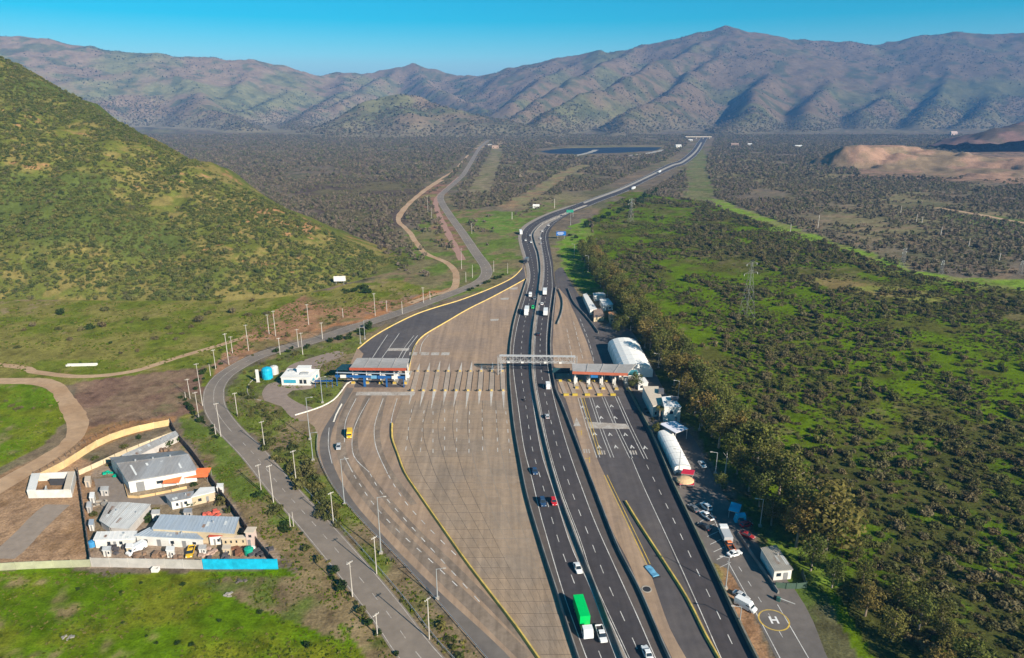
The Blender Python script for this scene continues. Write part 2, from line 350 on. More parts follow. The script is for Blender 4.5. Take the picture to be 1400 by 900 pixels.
    zone([(238, 572), (285, 588), (330, 620), (400, 700), (480, 800), (560, 900), (650, 1000), (540, 1000), (470, 860), (380, 768), (300, 660)], (.21, .155, .08), (.11, .15, .025), n2, .48, .6, (.25, .19, .12))
    zone([(306, 560), (304, 532), (345, 502), (430, 472), (500, 452), (560, 434), (492, 476), (470, 530), (432, 590), (437, 640), (500, 722), (664, 902), (740, 1000), (665, 1000), (592, 896), (460, 727), (362, 620)], (.13, .155, .03), (.20, .15, .085), n2, .46, .6, (.1, .1, .04))
    # service area verge
    zone([(965, 770), (1000, 775), (1070, 920), (1110, 1010), (1060, 1010)], (.27, .155, .085), (.17, .16, .05), n2, .5, .65)
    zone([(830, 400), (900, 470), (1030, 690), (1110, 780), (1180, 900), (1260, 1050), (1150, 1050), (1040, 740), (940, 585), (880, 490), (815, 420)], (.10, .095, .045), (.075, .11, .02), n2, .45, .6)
    zone([(1040, 730), (1090, 742), (1150, 790), (1130, 800), (1075, 765)], (.13, .19, .025), None)
    C = mix3(C, C * np.array((.62, .6, .6)), sst(.55, .75, fbm(X, Y, 3.2, 3, 63)) * .8); C *= (.78 + .44 * n3)[..., None]
    m = vcolmat('ground_soil', [(0.35, .28), (1.6, .34), (0.05, .14)], bump=.35, bscale=.8)
    return grid_mesh('ground', X, Y, np.zeros_like(X), C, m)
GROUND = ground()

# ------------------------------------------------------------------ hill at the left
HILL_SKY = [(-700, -330), (-300, -110), (-100, 20), (0, 82), (40, 100), (90, 128), (140, 158), (200, 191), (260, 221), (320, 252), (390, 288), (450, 318), (500, 343), (545, 366)]
HILL_FOOT = [(-700, 420), (-300, 412), (0, 409), (150, 411), (300, 412), (380, 407), (440, 396), (500, 381), (545, 368)]
hsx = np.array([p[0] for p in HILL_SKY], float); hsy = np.array([p[1] for p in HILL_SKY], float)
def hill_fn(px, q):
    """px: column, q: 0 at the foot .. 1 ridge .. 2 behind"""
    foot = np.interp(px, [p[0] for p in HILL_FOOT], [p[1] for p in HILL_FOOT])
    top = np.interp(px, hsx, hsy)
    u = (px - PW / 2) / F
    vf = (PH / 2 - foot) / F; tf = -H / (-ST + vf * CT); Yf = (CT + vf * ST) * tf
    Yr = Yf + 26 + np.interp(px, [-700, -300, 0, 300, 545], [620, 470, 330, 170, 8])
    vt = (PH / 2 - top) / F; tt = Yr / (CT + vt * ST); zr = np.maximum(H + (-ST + vt * CT) * tt, 0.5)
    Yq = Yf + (Yr - Yf) * q
    prof = np.where(q < 1, 1 - (1 - np.clip(q, 0, 1)) ** 1.25 * (1 - .12 * np.sin(np.clip(q, 0, 1) * 3.1)), 1 - .55 * (q - 1) ** 1.5)
    Z = np.where(q < 0, q * 80, zr * prof)
    # columns fan out from the foot as lines of sight do, so the ridge keeps its outline
    X = u * (tf * (1 - np.clip(q, 0, 2)) + (Yr / (CT + vt * ST)) * np.clip(q, 0, 2))
    return X, Yq, Z, zr
def hill():
    px = np.arange(-700, 560, 3.0); q = np.concatenate([np.linspace(-.03, 1, 190), np.linspace(1.02, 2.0, 20)])
    PX, Q = np.meshgrid(px, q)
    X, Y, Z, zr = hill_fn(PX, Q)
    n = fbm(X, Y, 90, 5, 71) - .5; g = np.abs(fbm(X, Y * .35, 55, 4, 81) - .5)
    fall = sst(0, .15, Q) * np.clip(zr / 60, 0, 1) * (1 - .75 * np.exp(-((Q - 1) / .12) ** 2))
    Z = Z + fall * (n * 20 + (g - .12) * 30)
    n1 = fbm(X, Y + Z, 40, 4, 91); n2 = fbm(X, Y + Z, 11, 4, 101)
    C = np.zeros(X.shape + (3,)); C[:] = (.112, .122, .026)
    C = mix3(C, (.19, .155, .05), sst(.47, .62, n2)); C = mix3(C, (.30, .17, .08), sst(.6, .7, fbm(X, Y + Z, 9, 3, 121) * .6 + n1 * .4) * sst(.05, .3, Q))
    C = mix3(C, (.08, .10, .025), sst(.5, .65, fbm(X, Y, 70, 3, 111)))
    return grid_mesh('hill', X, Y, Z, C, vcolmat('hill_soil', [(0.2, .25), (1.0, .25)], bump=.6, bscale=.35))
HILL = hill()

# ------------------------------------------------------------------ mountains: skyline, spurs and foothills as ridge lines
SKYL = [(-500, 70), (-300, 55), (-120, 44), (0, 46), (60, 50), (120, 62), (165, 69), (215, 72), (290, 77), (340, 80), (380, 88), (410, 99), (430, 101), (460, 98), (510, 97), (540, 89), (560, 86), (585, 90), (605, 98), (640, 102), (660, 101), (700, 90), (760, 77), (820, 68), (880, 60), (930, 52), (960, 42), (1000, 34), (1040, 40), (1100, 51), (1160, 53), (1210, 57), (1250, 48), (1300, 43), (1350, 44), (1400, 40), (1500, 30), (1700, 50), (1950, 70)]
def skyY(px): return float(np.interp(px, [-500, 0, 250, 430, 560, 660, 800, 1000, 1200, 1400, 1950], [4600, 4600, 4800, 5100, 5600, 5200, 4900, 5000, 4900, 4700, 4500]))
RIDGES = [([PY(x, y + 1.5, skyY(x)) for x, y in SKYL], .40)]
def sp(k, *pts): RIDGES.append(([PY(a, b, c) for a, b, c in pts], k))
# right massif
sp(.88, (1000, 36, 5000), (955, 62, 4560), (900, 84, 4150), (850, 104, 3800), (795, 128, 3400), (750, 152, 3000), (718, 176, 2700))
sp(.88, (1004, 40, 4900), (985, 76, 4450), (948, 100, 4000), (905, 128, 3500), (868, 156, 3050), (842, 182, 2700))
sp(.88, (1040, 44, 4950), (1058, 82, 4450), (1048, 108, 3950), (1030, 136, 3450), (1008, 164, 3000), (992, 184, 2760))
sp(.88, (880, 62, 4900), (826, 84, 4450), (776, 108, 4050), (730, 134, 3600), (700, 156, 3200))
sp(.88, (820, 70, 4900), (770, 92, 4600), (722, 118, 4200), (690, 140, 3800))
sp(.88, (1125, 54, 4950), (1140, 88, 4450), (1132, 116, 3950), (1112, 142, 3500), (1090, 168, 3150), (1076, 180, 2950))
sp(.88, (1210, 58, 4900), (1222, 92, 4450), (1212, 122, 3950), (1190, 150, 3500), (1172, 172, 3200))
sp(.88, (1270, 48, 4850), (1296, 84, 4400), (1290, 116, 3950), (1270, 146, 3500), (1256, 168, 3200))
sp(.88, (1340, 46, 4800), (1366, 86, 4350), (1362, 122, 3900), (1340, 152, 3450), (1330, 170, 3200))
sp(.88, (1430, 42, 4700), (1460, 90, 4250), (1450, 130, 3800), (1430, 165, 3300))
sp(.88, (1560, 50, 4700), (1590, 100, 4200), (1560, 160, 3500))
# middle saddle
sp(.75, (560, 88, 5600), (574, 106, 5100), (604, 122, 4700), (642, 140, 4200), (680, 158, 3700))
sp(.75, (560, 88, 5600), (520, 106, 5100), (492, 120, 4700), (470, 140, 4200))
sp(.75, (640, 103, 5300), (652, 122, 4900), (668, 140, 4500))
sp(.50, (455, 168, 2900), (490, 146, 3050), (520, 133, 3150), (552, 129, 3150), (590, 138, 3050), (630, 150, 2950), (680, 164, 2800), (728, 180, 2600))
sp(.50, (552, 130, 3150), (560, 156, 2850), (566, 184, 2600))
sp(.50, (610, 144, 3000), (632, 166, 2780), (640, 184, 2600))
sp(.50, (500, 142, 3080), (486, 166, 2830), (478, 186, 2600))
# left range
sp(.62, (60, 52, 4650), (40, 90, 4200), (10, 130, 3700))
sp(.62, (165, 71, 4750), (140, 104, 4300), (112, 132, 3850), (95, 150, 3500))
sp(.62, (225, 74, 4800), (248, 108, 4350), (282, 134, 3900), (310, 156, 3450), (330, 172, 3100))
sp(.62, (340, 82, 4950), (334, 106, 4550), (306, 130, 4100))
sp(.62, (412, 100, 5050), (398, 118, 4650), (362, 138, 4200), (322, 156, 3750), (296, 170, 3400))
sp(.62, (470, 100, 5150), (462, 124, 4600), (436, 146, 4100), (416, 164, 3600), (400, 178, 3100))
sp(.62, (-120, 46, 4600), (-150, 100, 4000), (-160, 150, 3400))
sp(.62, (-300, 58, 4600), (-320, 110, 4000), (-330, 160, 3400))
def ridge_height(X, Y):
    Hh = np.full(X.shape, -60.0)
    for P, k in RIDGES:
        for a, b in zip(P, P[1:]):
            dx, dy = b.x - a.x, b.y - a.y; L = dx * dx + dy * dy
            t = np.clip(((X - a.x) * dx + (Y - a.y) * dy) / L, 0, 1)
            d = np.hypot(X - a.x - t * dx, Y - a.y - t * dy)
            hh = a.z + t * (b.z - a.z) - k * d * (d / (d + 45.0))
            m = np.maximum(Hh, hh); q = np.clip(30 - np.abs(Hh - hh), 0, None); Hh = m + q * q / 120.0
    return Hh
def mtn_height(X, Y):
    wx = X + (fbm(X, Y, 520, 4, 131) - .5) * 170; wy = Y + (fbm(X, Y, 520, 4, 141) - .5) * 170
    Z = ridge_height(wx, wy) - 12
    Z = 22 * np.log1p(np.exp(np.clip((Z + 8) / 22, -20, 60))) - 4      # slopes ease out into the plain
    r = 1 - np.abs(fbm(X, Y, 260, 5, 151, .55) - .5) * 4
    a = sst(0, 130, Z)
    Z = Z + a * (r * 16 - 12) + a * (fbm(X, Y, 90, 4, 161) - .5) * 16
    return np.maximum(Z, -6)
def mountains():
    px = np.arange(-520, 1960, 3.4); Ys = np.concatenate([np.geomspace(2350, 5300, 230), np.linspace(5350, 7600, 22)])
    PX, Y = np.meshgrid(px, Ys); X = (PX - PW / 2) / F * Y * 1.02
    Z = mtn_height(X, Y)
    edge = sst(0, 1, (Ys - 2350) / 120)[:, None]; Z = Z * edge - 4 * (1 - edge)
    n1 = fbm(X, Y, 300, 5, 171); n2 = fbm(X, Y, 60, 4, 181); n3 = fbm(X, Y, 900, 3, 191)
    C = np.zeros(X.shape + (3,)); C[:] = (.125, .090, .058)
    C = mix3(C, (.10, .095, .045), sst(.42, .6, n1 - Z / 2600)); C = mix3(C, (.165, .10, .066), sst(.58, .72, n3 * .5 + n2 * .5))
    C = mix3(C, (.055, .06, .03), sst(.52, .68, n2) * .85); C = mix3(C, (.13, .108, .07), sst(75, 5, Z) * .9)
    C *= np.interp(PX, [-500, 250, 560, 900, 1950], [1.75, 1.7, 1.45, 1.0, .75])[..., None]   # right massif darkened as painted shade, paler rock towards the left range
    o = grid_mesh('mountains', X, Y, Z, C, vcolmat('mountain_soil', [(0.012, .2), (0.05, .22)], bump=5, bscale=.03))
    return X, Y, Z
MX, MY, MZ = mountains()

# ------------------------------------------------------------------ quarry mounds at the far right
def mound(name, ridges, x0, x1, y0, y1, col, col2, step, seed):
    xs = np.arange(x0, x1, step); ys = np.arange(y0, y1, step); X, Y = np.meshgrid(xs, ys)
    wx = X + (fbm(X, Y, 60, 3, seed) - .5) * 30; wy = Y + (fbm(X, Y, 60, 3, seed + 5) - .5) * 30
    Z = np.full(X.shape, -3.0)
    for P, k, cap in ridges:
        for a, b in zip(P, P[1:]):
            dx, dy = b[0] - a[0], b[1] - a[1]; L = dx * dx + dy * dy; t = np.clip(((wx - a[0]) * dx + (wy - a[1]) * dy) / L, 0, 1)
            d = np.maximum(np.hypot(wx - a[0] - t * dx, wy - a[1] - t * dy) - cap, 0); Z = np.maximum(Z, a[2] + t * (b[2] - a[2]) - k * d)
    Z = np.maximum(Z + ((fbm(X, Y, 30, 4, seed + 9) - .5) * 5 + (fbm(X, Y, 95, 4, seed + 11) - .5) * 26) * sst(0, 10, Z), -3)
    Z = np.where(Z > 1, Z * .35 + .65 * (np.floor(Z / 7) * 7 + 7 * sst(.55, 1, Z / 7 % 1)), Z) + (fbm(X, Y, 14, 4, seed + 21) - .5) * 3.2 * sst(0, 5, Z)
    n = fbm(X, Y, 45, 4, seed + 13); C = np.zeros(X.shape + (3,)); C[:] = col; C = mix3(C, col2, sst(.45, .6, n))
    return grid_mesh(name, X, Y, Z, C, vcolmat(name + '_earth', [(0.08, .2), (0.4, .2)], bump=.6, bscale=.2))
def gz(px, py, z): p = U(px, py, 0); return (p.x, p.y, z)
mound('quarry_mound', [([gz(1165, 226, 36), gz(1215, 224, 38), gz(1262, 224, 26)], .62, 22), ([gz(1225, 226, 26), gz(1300, 228, 22), gz(1380, 232, 16), gz(1500, 240, 14)], .4, 50), ([gz(1255, 232, 7), gz(1420, 246, 5), gz(1600, 262, 3)], .25, 60)],
      600, 1700, 1000, 1750, (.30, .185, .125), (.20, .145, .09), 5.0, 211)
mound('spoil_hill', [([gz(1335, 208, 34), gz(1370, 206, 58), gz(1430, 204, 84), gz(1560, 202, 90)], .33, 20)], 1150, 2700, 1750, 2350, (.20, .12, .10), (.12, .09, .07), 11.0, 241)
# ------------------------------------------------------------------ paved surfaces
ASPH = M('highway_asphalt', (.052, .045, .047), .85, .16, .35, c2=(.066, .056, .056), scale2=.03, bump=.01, streak=.18)
SHOULD = M('shoulder_asphalt', (.10, .08, .07), .88, .16, .4, c2=(.08, .068, .062), bump=.01)
RAMP = M('ramp_asphalt', (.085, .074, .074), .88, .16, .3, c2=(.105, .09, .085), scale2=.05, bump=.01, streak=.15)
OLDA = M('old_road_asphalt', (.215, .175, .14), .9, .14, .3, c2=(.175, .145, .12), scale2=.05, bump=.01)
CONC = M('plaza_concrete', (.325, .225, .15), .9, .14, .35, c2=(.28, .20, .145), scale2=.04, bump=.01, streak=.24)
CONC2 = M('concrete_slab', (.315, .228, .155), .9, .12, .5, c2=(.27, .205, .15), scale2=.06, rand=.06, streak=.24)
PATCH = M('grey_repair', (.22, .195, .17), .9, .12, .3, c2=(.26, .215, .17), scale2=.06)
PALE = M('pale_concrete', (.36, .32, .27), .9, .14, .6, c2=(.30, .27, .23))
BARR = M('barrier_concrete', (.24, .225, .205), .9, .2, .8, c2=(.15, .14, .13), scale2=.2)
KERBY = M('yellow_kerb_paint', (.62, .44, .12), .8, .22, .8, c2=(.5, .36, .16), scale2=.3)
BARY = M('worn_yellow_barrier', (.58, .41, .10), .85, .25, .8, c2=(.44, .31, .09), scale2=.3)
WHITE = M('road_paint_white', (.60, .58, .55), .8, .28, 1.2, c2=(.42, .40, .37), scale2=.25)
FADED = M('road_paint_faded', (.42, .38, .34), .85, .3, 1.2, c2=(.34, .29, .245), scale2=.25)
YELL = M('road_paint_yellow', (.55, .36, .06), .8, .25, 1.0, c2=(.42, .3, .1), scale2=.25)
DIRT = M('dirt_track', (.42, .28, .17), .95, .18, .35, c2=(.36, .225, .125), scale2=.06, bump=.03)
STEEL = M('galvanised_steel', (.45, .46, .47), .5, .15, 1.5, metal=.5)
DARKR = M('tyre_dark_asphalt', (.115, .10, .092), .88, .16, .25, c2=(.15, .128, .11), scale2=.05)
def S(name, mb, mat, parent=None):
    o = mb.build(name, mat, parent, fixn=False)
    for p in o.data.polygons:
        if p.normal.z < 0: p.flip()
    if not parent: o['kind'] = 'structure'
    return o
def line(mb, P, w, z):
    mb.strip(off(P, w / 2), off(P, -w / 2), z)
def dashes(mb, P, w, z, on, period, phase=0.0):
    Q = resample(P, .5); n = int(period * 2); m = int(on * 2)
    for i in range(int(phase * 2), len(Q) - m, n): line(mb, Q[i:i + m + 1:m], w, z)
def mid(A, B, t=.5):
    A, B = resample(A, 2.0), resample(B, 2.0)
    n = max(len(A), len(B))
    f = lambda P, i: P[min(len(P) - 1, int(round(i * (len(P) - 1) / (n - 1))))]
    return [f(A, i).lerp(f(B, i), t) for i in range(n)]
cBL, cMB, cBR, cLL, cLR, cRL, cRR = [CP(p, 4) for p in (BL, MBR, BR, LL, LR, RL, RR)]
cOUT, cINN, cYB, cGRL, cRB, cYR, cOLD = [CP(p, 4) for p in (OUTK, INNK, YB, GRL, RB, YR, OLD)]

# toll plaza apron on the left side of the motorway
plz = cBL + CP([(720.5, 382), (718, 368), (716.5, 360)], 4) + WP([(711, 369), (698, 381), (670, 394.5), (630, 410), (600, 419), (570, 429), (540, 443), (510, 460), (488, 477), (478, 500), (474, 522), (466, 540), (452, 552), (432, 560), (410, 566), (402, 572), (420, 576), (430, 584)]) + cGRL[::-1]
PLAZA = S('toll_plaza', MB().flat(plz, .03), CONC)
rampA = [p for p in cOUT if p.y > U(480, 540).y]; rampB = cINN
S('ramp_asphalt', MB().flat(off(rampA, -.9)[:60] + [U(716, 366)] + rampB[::-1] + WP([(553, 530), (484, 530), (490, 500), (497, 484)]), .05), RAMP, PLAZA)
S('dark_lane', MB().flat(CP([(484, 531), (462, 570), (452, 600), (456, 636), (482, 684), (520, 728), (560, 770), (610, 818), (690, 892), (760, 975)], 4) + CP([(735, 985), (664, 898), (628, 856), (588, 810), (542, 760), (502, 719), (476, 690), (456, 664), (442, 637), (437, 612), (441, 590), (458, 562), (474, 530)], 4), .045), DARKR, PLAZA)
S('grey_repair', MB().flat(WP([(640, 598), (693, 598), (702, 640), (717, 690), (735, 748), (742, 790), (700, 780), (668, 720), (650, 660)]), .046), PATCH, PLAZA)
WEAR = M('tyre_wear', (.19, .145, .11), .9, .22, .5, c2=(.245, .185, .135), scale2=.12, streak=.3)
for a, w in (([(488, 536), (472, 566), (466, 596), (470, 630), (490, 664), (522, 704), (560, 744), (606, 790), (660, 842), (720, 900)], 3.4), ([(506, 538), (494, 562), (486, 590), (487, 618), (502, 648), (530, 684), (566, 724), (612, 768), (668, 824), (738, 896)], 2.2), ([(526, 540), (520, 566), (516, 594), (522, 624), (540, 656), (566, 690)], 2.0)):
    P = CP(a, 3); m = MB(); line(m, P, w, .049); S('tyre_wear', m, WEAR, PLAZA)
# concrete slabs between the yellow barrier and the motorway, row by row
def at_y(P, Y):
    ys = np.array([p.y for p in P]); xs = np.array([p.x for p in P]); o = np.argsort(ys); return float(np.interp(Y, ys[o], xs[o]))
jl = [(at_y(cYB, y_) + .6, y_) for y_ in np.linspace(U(0, 985).y, U(0, 548).y, 60)]; jr = [(at_y(cBL, y_) - .9, y_) for y_ in np.linspace(U(0, 985).y, U(0, 548).y, 60)]
S('joint_bed', MB().flat(jl + jr[::-1], .037), M('joint_tar', (.10, .08, .065), .9, .2, 1), PLAZA)
rowsY = np.linspace(U(0, 985).y, U(0, 548).y, 37)
nsl = 0
for r in range(36):
    y0, y1 = rowsY[r] + .065, rowsY[r + 1] - .065
    for k in range(8):
        a, b = (k + .016) / 8, (k + 1 - .016) / 8
        q = []
        for yy, tt in ((y0, a), (y0, b), (y1, b), (y1, a)):
            xl = at_y(cYB, yy) + .6; xr = at_y(cBL, yy) - .9
            q.append((xl + (xr - xl) * tt, yy))
        q4 = [Vector((p[0], p[1], 0)) for p in q]
        o = MB().prism(q4, .04, .058 + .004 * random.Random(nsl).random()).build('concrete_slab', CONC2, PLAZA); nsl += 1

# motorway
hw = CP(BL[:9], 4)
hwL = [p for p in cBL] + CP([(720.5, 382), (719, 366), (714.5, 350), (709.5, 332), (709, 320), (715, 309.5), (730, 300), (749, 291.5), (772, 283.5), (788, 279)], 5)[1:] + CP(FL, 8)[1:]
hwR = [p for p in cBR] + CP([(760, 394), (757, 376), (756, 360), (752, 338), (750, 324), (753, 314), (762, 304), (782, 291.5), (806, 282)], 5)[1:] + CP(FR, 8)[1:]
HWY = S('highway', MB().flat(hwL + hwR[::-1], .07), ASPH)
# paler shoulders and the concrete strip of the median
S('shoulder', MB().flat(cBL + [p for p in cLL if p.y <= cBL[-1].y][::-1], .085), SHOULD, HWY)
lo = cBL[-1].y
S('shoulder', MB().flat([p for p in cRR if p.y <= cBR[-1].y] + cBR[::-1], .085), SHOULD, HWY)
S('median_strip', MB().flat([p for p in cLR] + cRL[::-1], .085), M('median_concrete', (.27, .225, .185), .9, .18, .5, c2=(.2, .17, .145)), HWY)
up = lambda P: [p for p in P if p.y >= lo - 30]
S('shoulder', MB().flat(up(CP([(720.5, 382), (719, 366), (714.5, 350), (709.5, 332), (709, 320), (715, 309.5), (730, 300), (749, 291.5), (772, 283.5), (788, 279)], 5)) + up(cLL)[::-1], .087), M('upper_shoulder', (.26, .215, .18), .9, .15, .4), HWY)
S('median_strip', MB().flat(CP([(797, 277), (824, 267), (847, 258.5), (868, 249), (889, 239), (918, 225.5), (933, 220.5), (950, 207), (958, 195)], 8) + CP([(799, 278.5), (826, 268.5), (849, 260), (870, 250.5), (891, 240.5), (920, 227), (935, 222), (952, 208), (960, 195)], 8)[::-1], .085), PALE, HWY)
mk = MB()
for P, w in ((cLL, .22), (cLR, .2), (cRL, .2), (off(cRL, -.55), .16), (cRR, .22)): line(mk, P, w, .105)
line(mk, off(CP(FL, 8), -1.2), .5, .105); line(mk, off(CP(FR, 8), 1.2), .5, .105)
dashes(mk, mid(cLL, cLR), .2, .1, 3.5, 9.0); dashes(mk, mid(cRL, cRR), .2, .1, 3.5, 9.0, 4)
S('lane_marking', mk, WHITE, HWY)

# apron on the right side of the motorway
rr = CP([(758, 372), (768, 366), (780, 386), (792, 404), (806, 424), (820, 442), (838, 470), (850, 504), (857, 530)], 4)
rpl = cBR + [U(758, 376)] + rr + cRB[::-1]
RPLZ = S('exit_plaza', MB().flat(rpl, .032), RAMP)
S('concrete_wedge', MB().flat(off(cBR, -.2)[-30:][:29] + WP([(764, 394), (776, 408), (790, 440), (803, 470), (812, 497), (818, 515)]) + WP([(758.5, 515)]), .05), CONC, RPLZ) if False else None
S('concrete_wedge', MB().flat(WP([(761, 396), (764, 394), (776, 408), (790, 438), (803, 470), (812, 497), (822, 520), (843, 541), (774, 546), (764, 535), (757, 499), (755.5, 471), (757, 440), (759.5, 413)]), .05), CONC, RPLZ)
tl = CP([(773, 545), (796, 617), (800, 638), (816, 676), (838, 728), (860, 770), (881, 820), (917, 896), (964, 990)], 4)
tr_ = CP([(791, 543), (806, 592), (816, 626), (828, 652), (850, 698), (869, 738), (886, 774), (896, 804), (916, 860), (937, 898), (985, 990)], 4)
S('tan_strip', MB().flat(tl + tr_[::-1], .055), CONC, RPLZ)
S('dark_lane', MB().flat(CP([(870, 560), (886, 592), (910, 640), (935, 695), (975, 780), (1002, 840), (1030, 900), (1078, 990)], 4) + CP([(1030, 990), (984, 900), (956, 840), (925, 770), (905, 722), (880, 668), (862, 626), (845, 590), (838, 560)], 4), .045), ASPH, RPLZ)
mk = MB()
for a in ([(863, 626), (880, 666), (906, 722), (930, 774), (956, 832), (986, 900), (1026, 985)], [(768, 560), (779, 590), (800, 632)]): line(mk, CP(a, 4), .22, .075)
for a, b in (((790, 544), (816, 626)), ((806, 544), (835, 626)), ((823, 543), (861, 627)), ((841, 542), (881, 628))):
    P = CP([a, ((a[0] + b[0]) / 2 - 1, (a[1] + b[1]) / 2), b], 4); line(mk, P, .2, .075); line(mk, off(P, 1.1), .2, .075)
dashes(mk, CP([(884, 636), (902, 672), (928, 726), (952, 778), (978, 832), (1010, 900), (1050, 985)], 4), .22, .075, 3.2, 8)
for a in ([(775, 450), (783, 495)], [(784, 440), (798, 495)], [(793, 436), (806, 470), (812, 495)]): dashes(mk, CP(a, 4), .2, .075, 6, 9)
for (x, y) in ((797, 556), (817, 556), (836, 555), (802, 571), (822, 571), (841, 571), (813, 593), (834, 594), (855, 594), (819, 611), (842, 611), (864, 611), (882, 612)):
    p = U(x, y, .075); mk.add([(p.x - .9, p.y - 1.2, .075), (p.x - .35, p.y - 1.2, .075), (p.x, p.y + .2, .075), (p.x + .35, p.y - 1.2, .075), (p.x + .9, p.y - 1.2, .075), (p.x, p.y + 1.6, .075)], [(0, 1, 2, 5), (2, 3, 4, 5)])
S('lane_marking', mk, WHITE, RPLZ)
mk = MB(); mk.flat(WP([(802, 577), (856, 580), (861, 587), (805, 586)]), .076); mk.flat(WP([(784, 583), (788, 571), (794, 583)]), .076)
for x, y in ((802, 617), (823, 619), (866, 619)):
    for k in (-1, 0, 1): p = U(x, y); mk.box(p.x + k * .9, p.y, .073, .5, 3.0, .006)
S('faded_marking', mk, FADED, RPLZ)
mk = MB()
for a in ([(795, 544), (818, 622)], [(826, 650), (848, 696), (868, 738), (884, 772)]):
    P = CP(a, 4); line(mk, P, .3, .077); line(mk, off(P, 1.0), .25, .077)
for x, y in ((795, 592), (806, 629)): p = U(x, y); mk.box(p.x, p.y, .077, .35, 4, .006, -.1); mk.box(p.x - .7, p.y + 1, .077, 1.6, .4, .006)
S('yellow_marking', mk, YELL, RPLZ)

# markings on the left apron
mk = MB()
for a in ([(505, 545), (490, 572), (482, 596), (484, 624), (505, 646)], [(524, 545), (513, 578), (512, 600), (517, 620), (530, 648)], [(543, 545), (537, 566), (534, 582)], [(487, 545), (473, 575), (471, 605)], [(471, 625), (482, 646)], [(450, 585), (449, 610), (454, 634)]):
    line(mk, CP(a, 3), .24, .07)
for a in ([(506, 648), (520, 672), (546, 702), (582, 742), (622, 786), (662, 830)], [(531, 650), (552, 684), (584, 720), (626, 762)], [(484, 650), (508, 686), (540, 722), (590, 768), (640, 816)]): dashes(mk, CP(a, 3), .25, .072, 2.6, 6.0)
for k, (xt, xb) in enumerate(((563, 553), (580, 574), (592, 592), (608, 608), (625, 624), (642, 641), (659, 660), (678, 681), (691, 698))):
    dashes(mk, CP([(xt, 560), ((xt + xb) / 2, 590), (xb, 630)], 3), .22, .075, 3.0, 8.0, k % 3)
for a in ([(530, 458), (518, 476), (509, 490)], [(546, 456), (532, 476), (522, 490)], [(566, 459), (553, 476), (545, 490)], [(571, 459), (558, 476), (550, 490)], [(586, 458), (577, 470), (574, 484)]): line(mk, CP(a, 3), .28, .075)
S('lane_marking', mk, WHITE, PLAZA)
mk = MB()
for x in (566, 582, 596, 610): mk.flat(WP([(x - 6, 482), (x + 5, 482), (x + 4, 486), (x - 7, 486)]), .073)
mk.flat(WP([(532, 476.5), (560, 476.5), (558, 480), (530, 480)]), .073); mk.flat(WP([(488, 536), (568, 536), (566, 541), (486, 541)]), .073)
for x, y in ((690, 408), (676, 437), (702, 394)): mk.flat(WP([(x - 6, y), (x + 6, y - 1), (x + 5, y + 2), (x - 5, y + 2)]), .073)
S('faded_marking', mk, FADED, PLAZA)

# old road curving round the plaza
OLDR = S('old_road', MB().strip(off(cOLD, 4.4), off(cOLD, -4.4), .04), OLDA)
mk = MB(); near = [p for p in cOLD if p.y < 330]
for s in (3.9, -3.9): line(mk, off(cOLD, s), .18, .055)
i0 = next(i for i, p in enumerate(cOLD) if p.y > U(0, 592).y); i1 = next(i for i, p in enumerate(cOLD) if p.y > U(0, 500).y)
dashes(mk, cOLD[:i0], .2, .056, 3.0, 8.0); line(mk, cOLD[i0:i1], .2, .056); dashes(mk, cOLD[i1:], .2, .056, 3, 9)
S('lane_marking', mk, FADED, OLDR)
def track(pts, w, mat=DIRT, name='dirt_track', z=.02):
    P = CP(pts, 3); rg = random.Random(len(pts)); n = len(P); j = [1 + .22 * math.sin(i * .37) * rg.random() for i in range(n)]; N = normals2(P)
    return S(name, MB().strip([p + q * w / 2 * a for p, q, a in zip(P, N, j)], [p - q * w / 2 * a for p, q, a in zip(P, N, j[::-1])], z), mat)
track([(-300, 478), (0, 499), (50, 509), (110, 515), (180, 508), (240, 490), (300, 472), (345, 458)], 4.0)
track([(-300, 520), (0, 521), (52, 522), (78, 531), (96, 556), (106, 578), (98, 602), (62, 628), (22, 652), (-40, 690)], 7.0)
track([(80, 690), (55, 712), (25, 742), (0, 764)], 7.5, M('grey_track', (.27, .215, .17), .95, .15, .4))
track([(640, 212), (622, 232), (602, 245), (575, 264), (545, 295), (560, 318), (580, 345), (612, 360), (624, 378), (618, 396), (590, 404), (560, 415)], 5.0)
track([(605, 246), (585, 258), (560, 278), (545, 298)], 6.0, z=.022)
track([(632, 356), (612, 318), (598, 288), (597, 272), (610, 258), (628, 242)], 6.0, M('red_shoulder', (.33, .19, .145), .95, .15, .3), 'red_verge', z=.025)
track([(640, 205), (690, 196), (735, 190)], 10)
track([(1280, 284), (1330, 292), (1372, 300), (1420, 308), (1500, 320)], 9)
track([(1320, 207), (1342, 222), (1375, 240)], 10, z=.03)
# farm road surface inside the walled yard
S('yard_apron', MB().flat(WP([(128, 655), (168, 652), (178, 680), (258, 668), (250, 690), (180, 690), (140, 700)]), .02), M('yard_gravel', (.22, .18, .15), .95, .15, .5))
# far flat dark blue area with pale strips at its edge
S('blue_area', MB().flat(WP([(738, 207), (770, 203), (850, 201.5), (906, 201.5), (896, 206), (850, 209), (790, 211), (752, 210)]), .05), M('blue_area_dark', (.007, .02, .045), .8, .2, .02))
track([(782, 214), (805, 209), (815, 205)], 14, PALE, 'pale_strip', z=.08); track([(862, 213), (890, 209), (912, 204)], 16, PALE, 'pale_strip', z=.08)

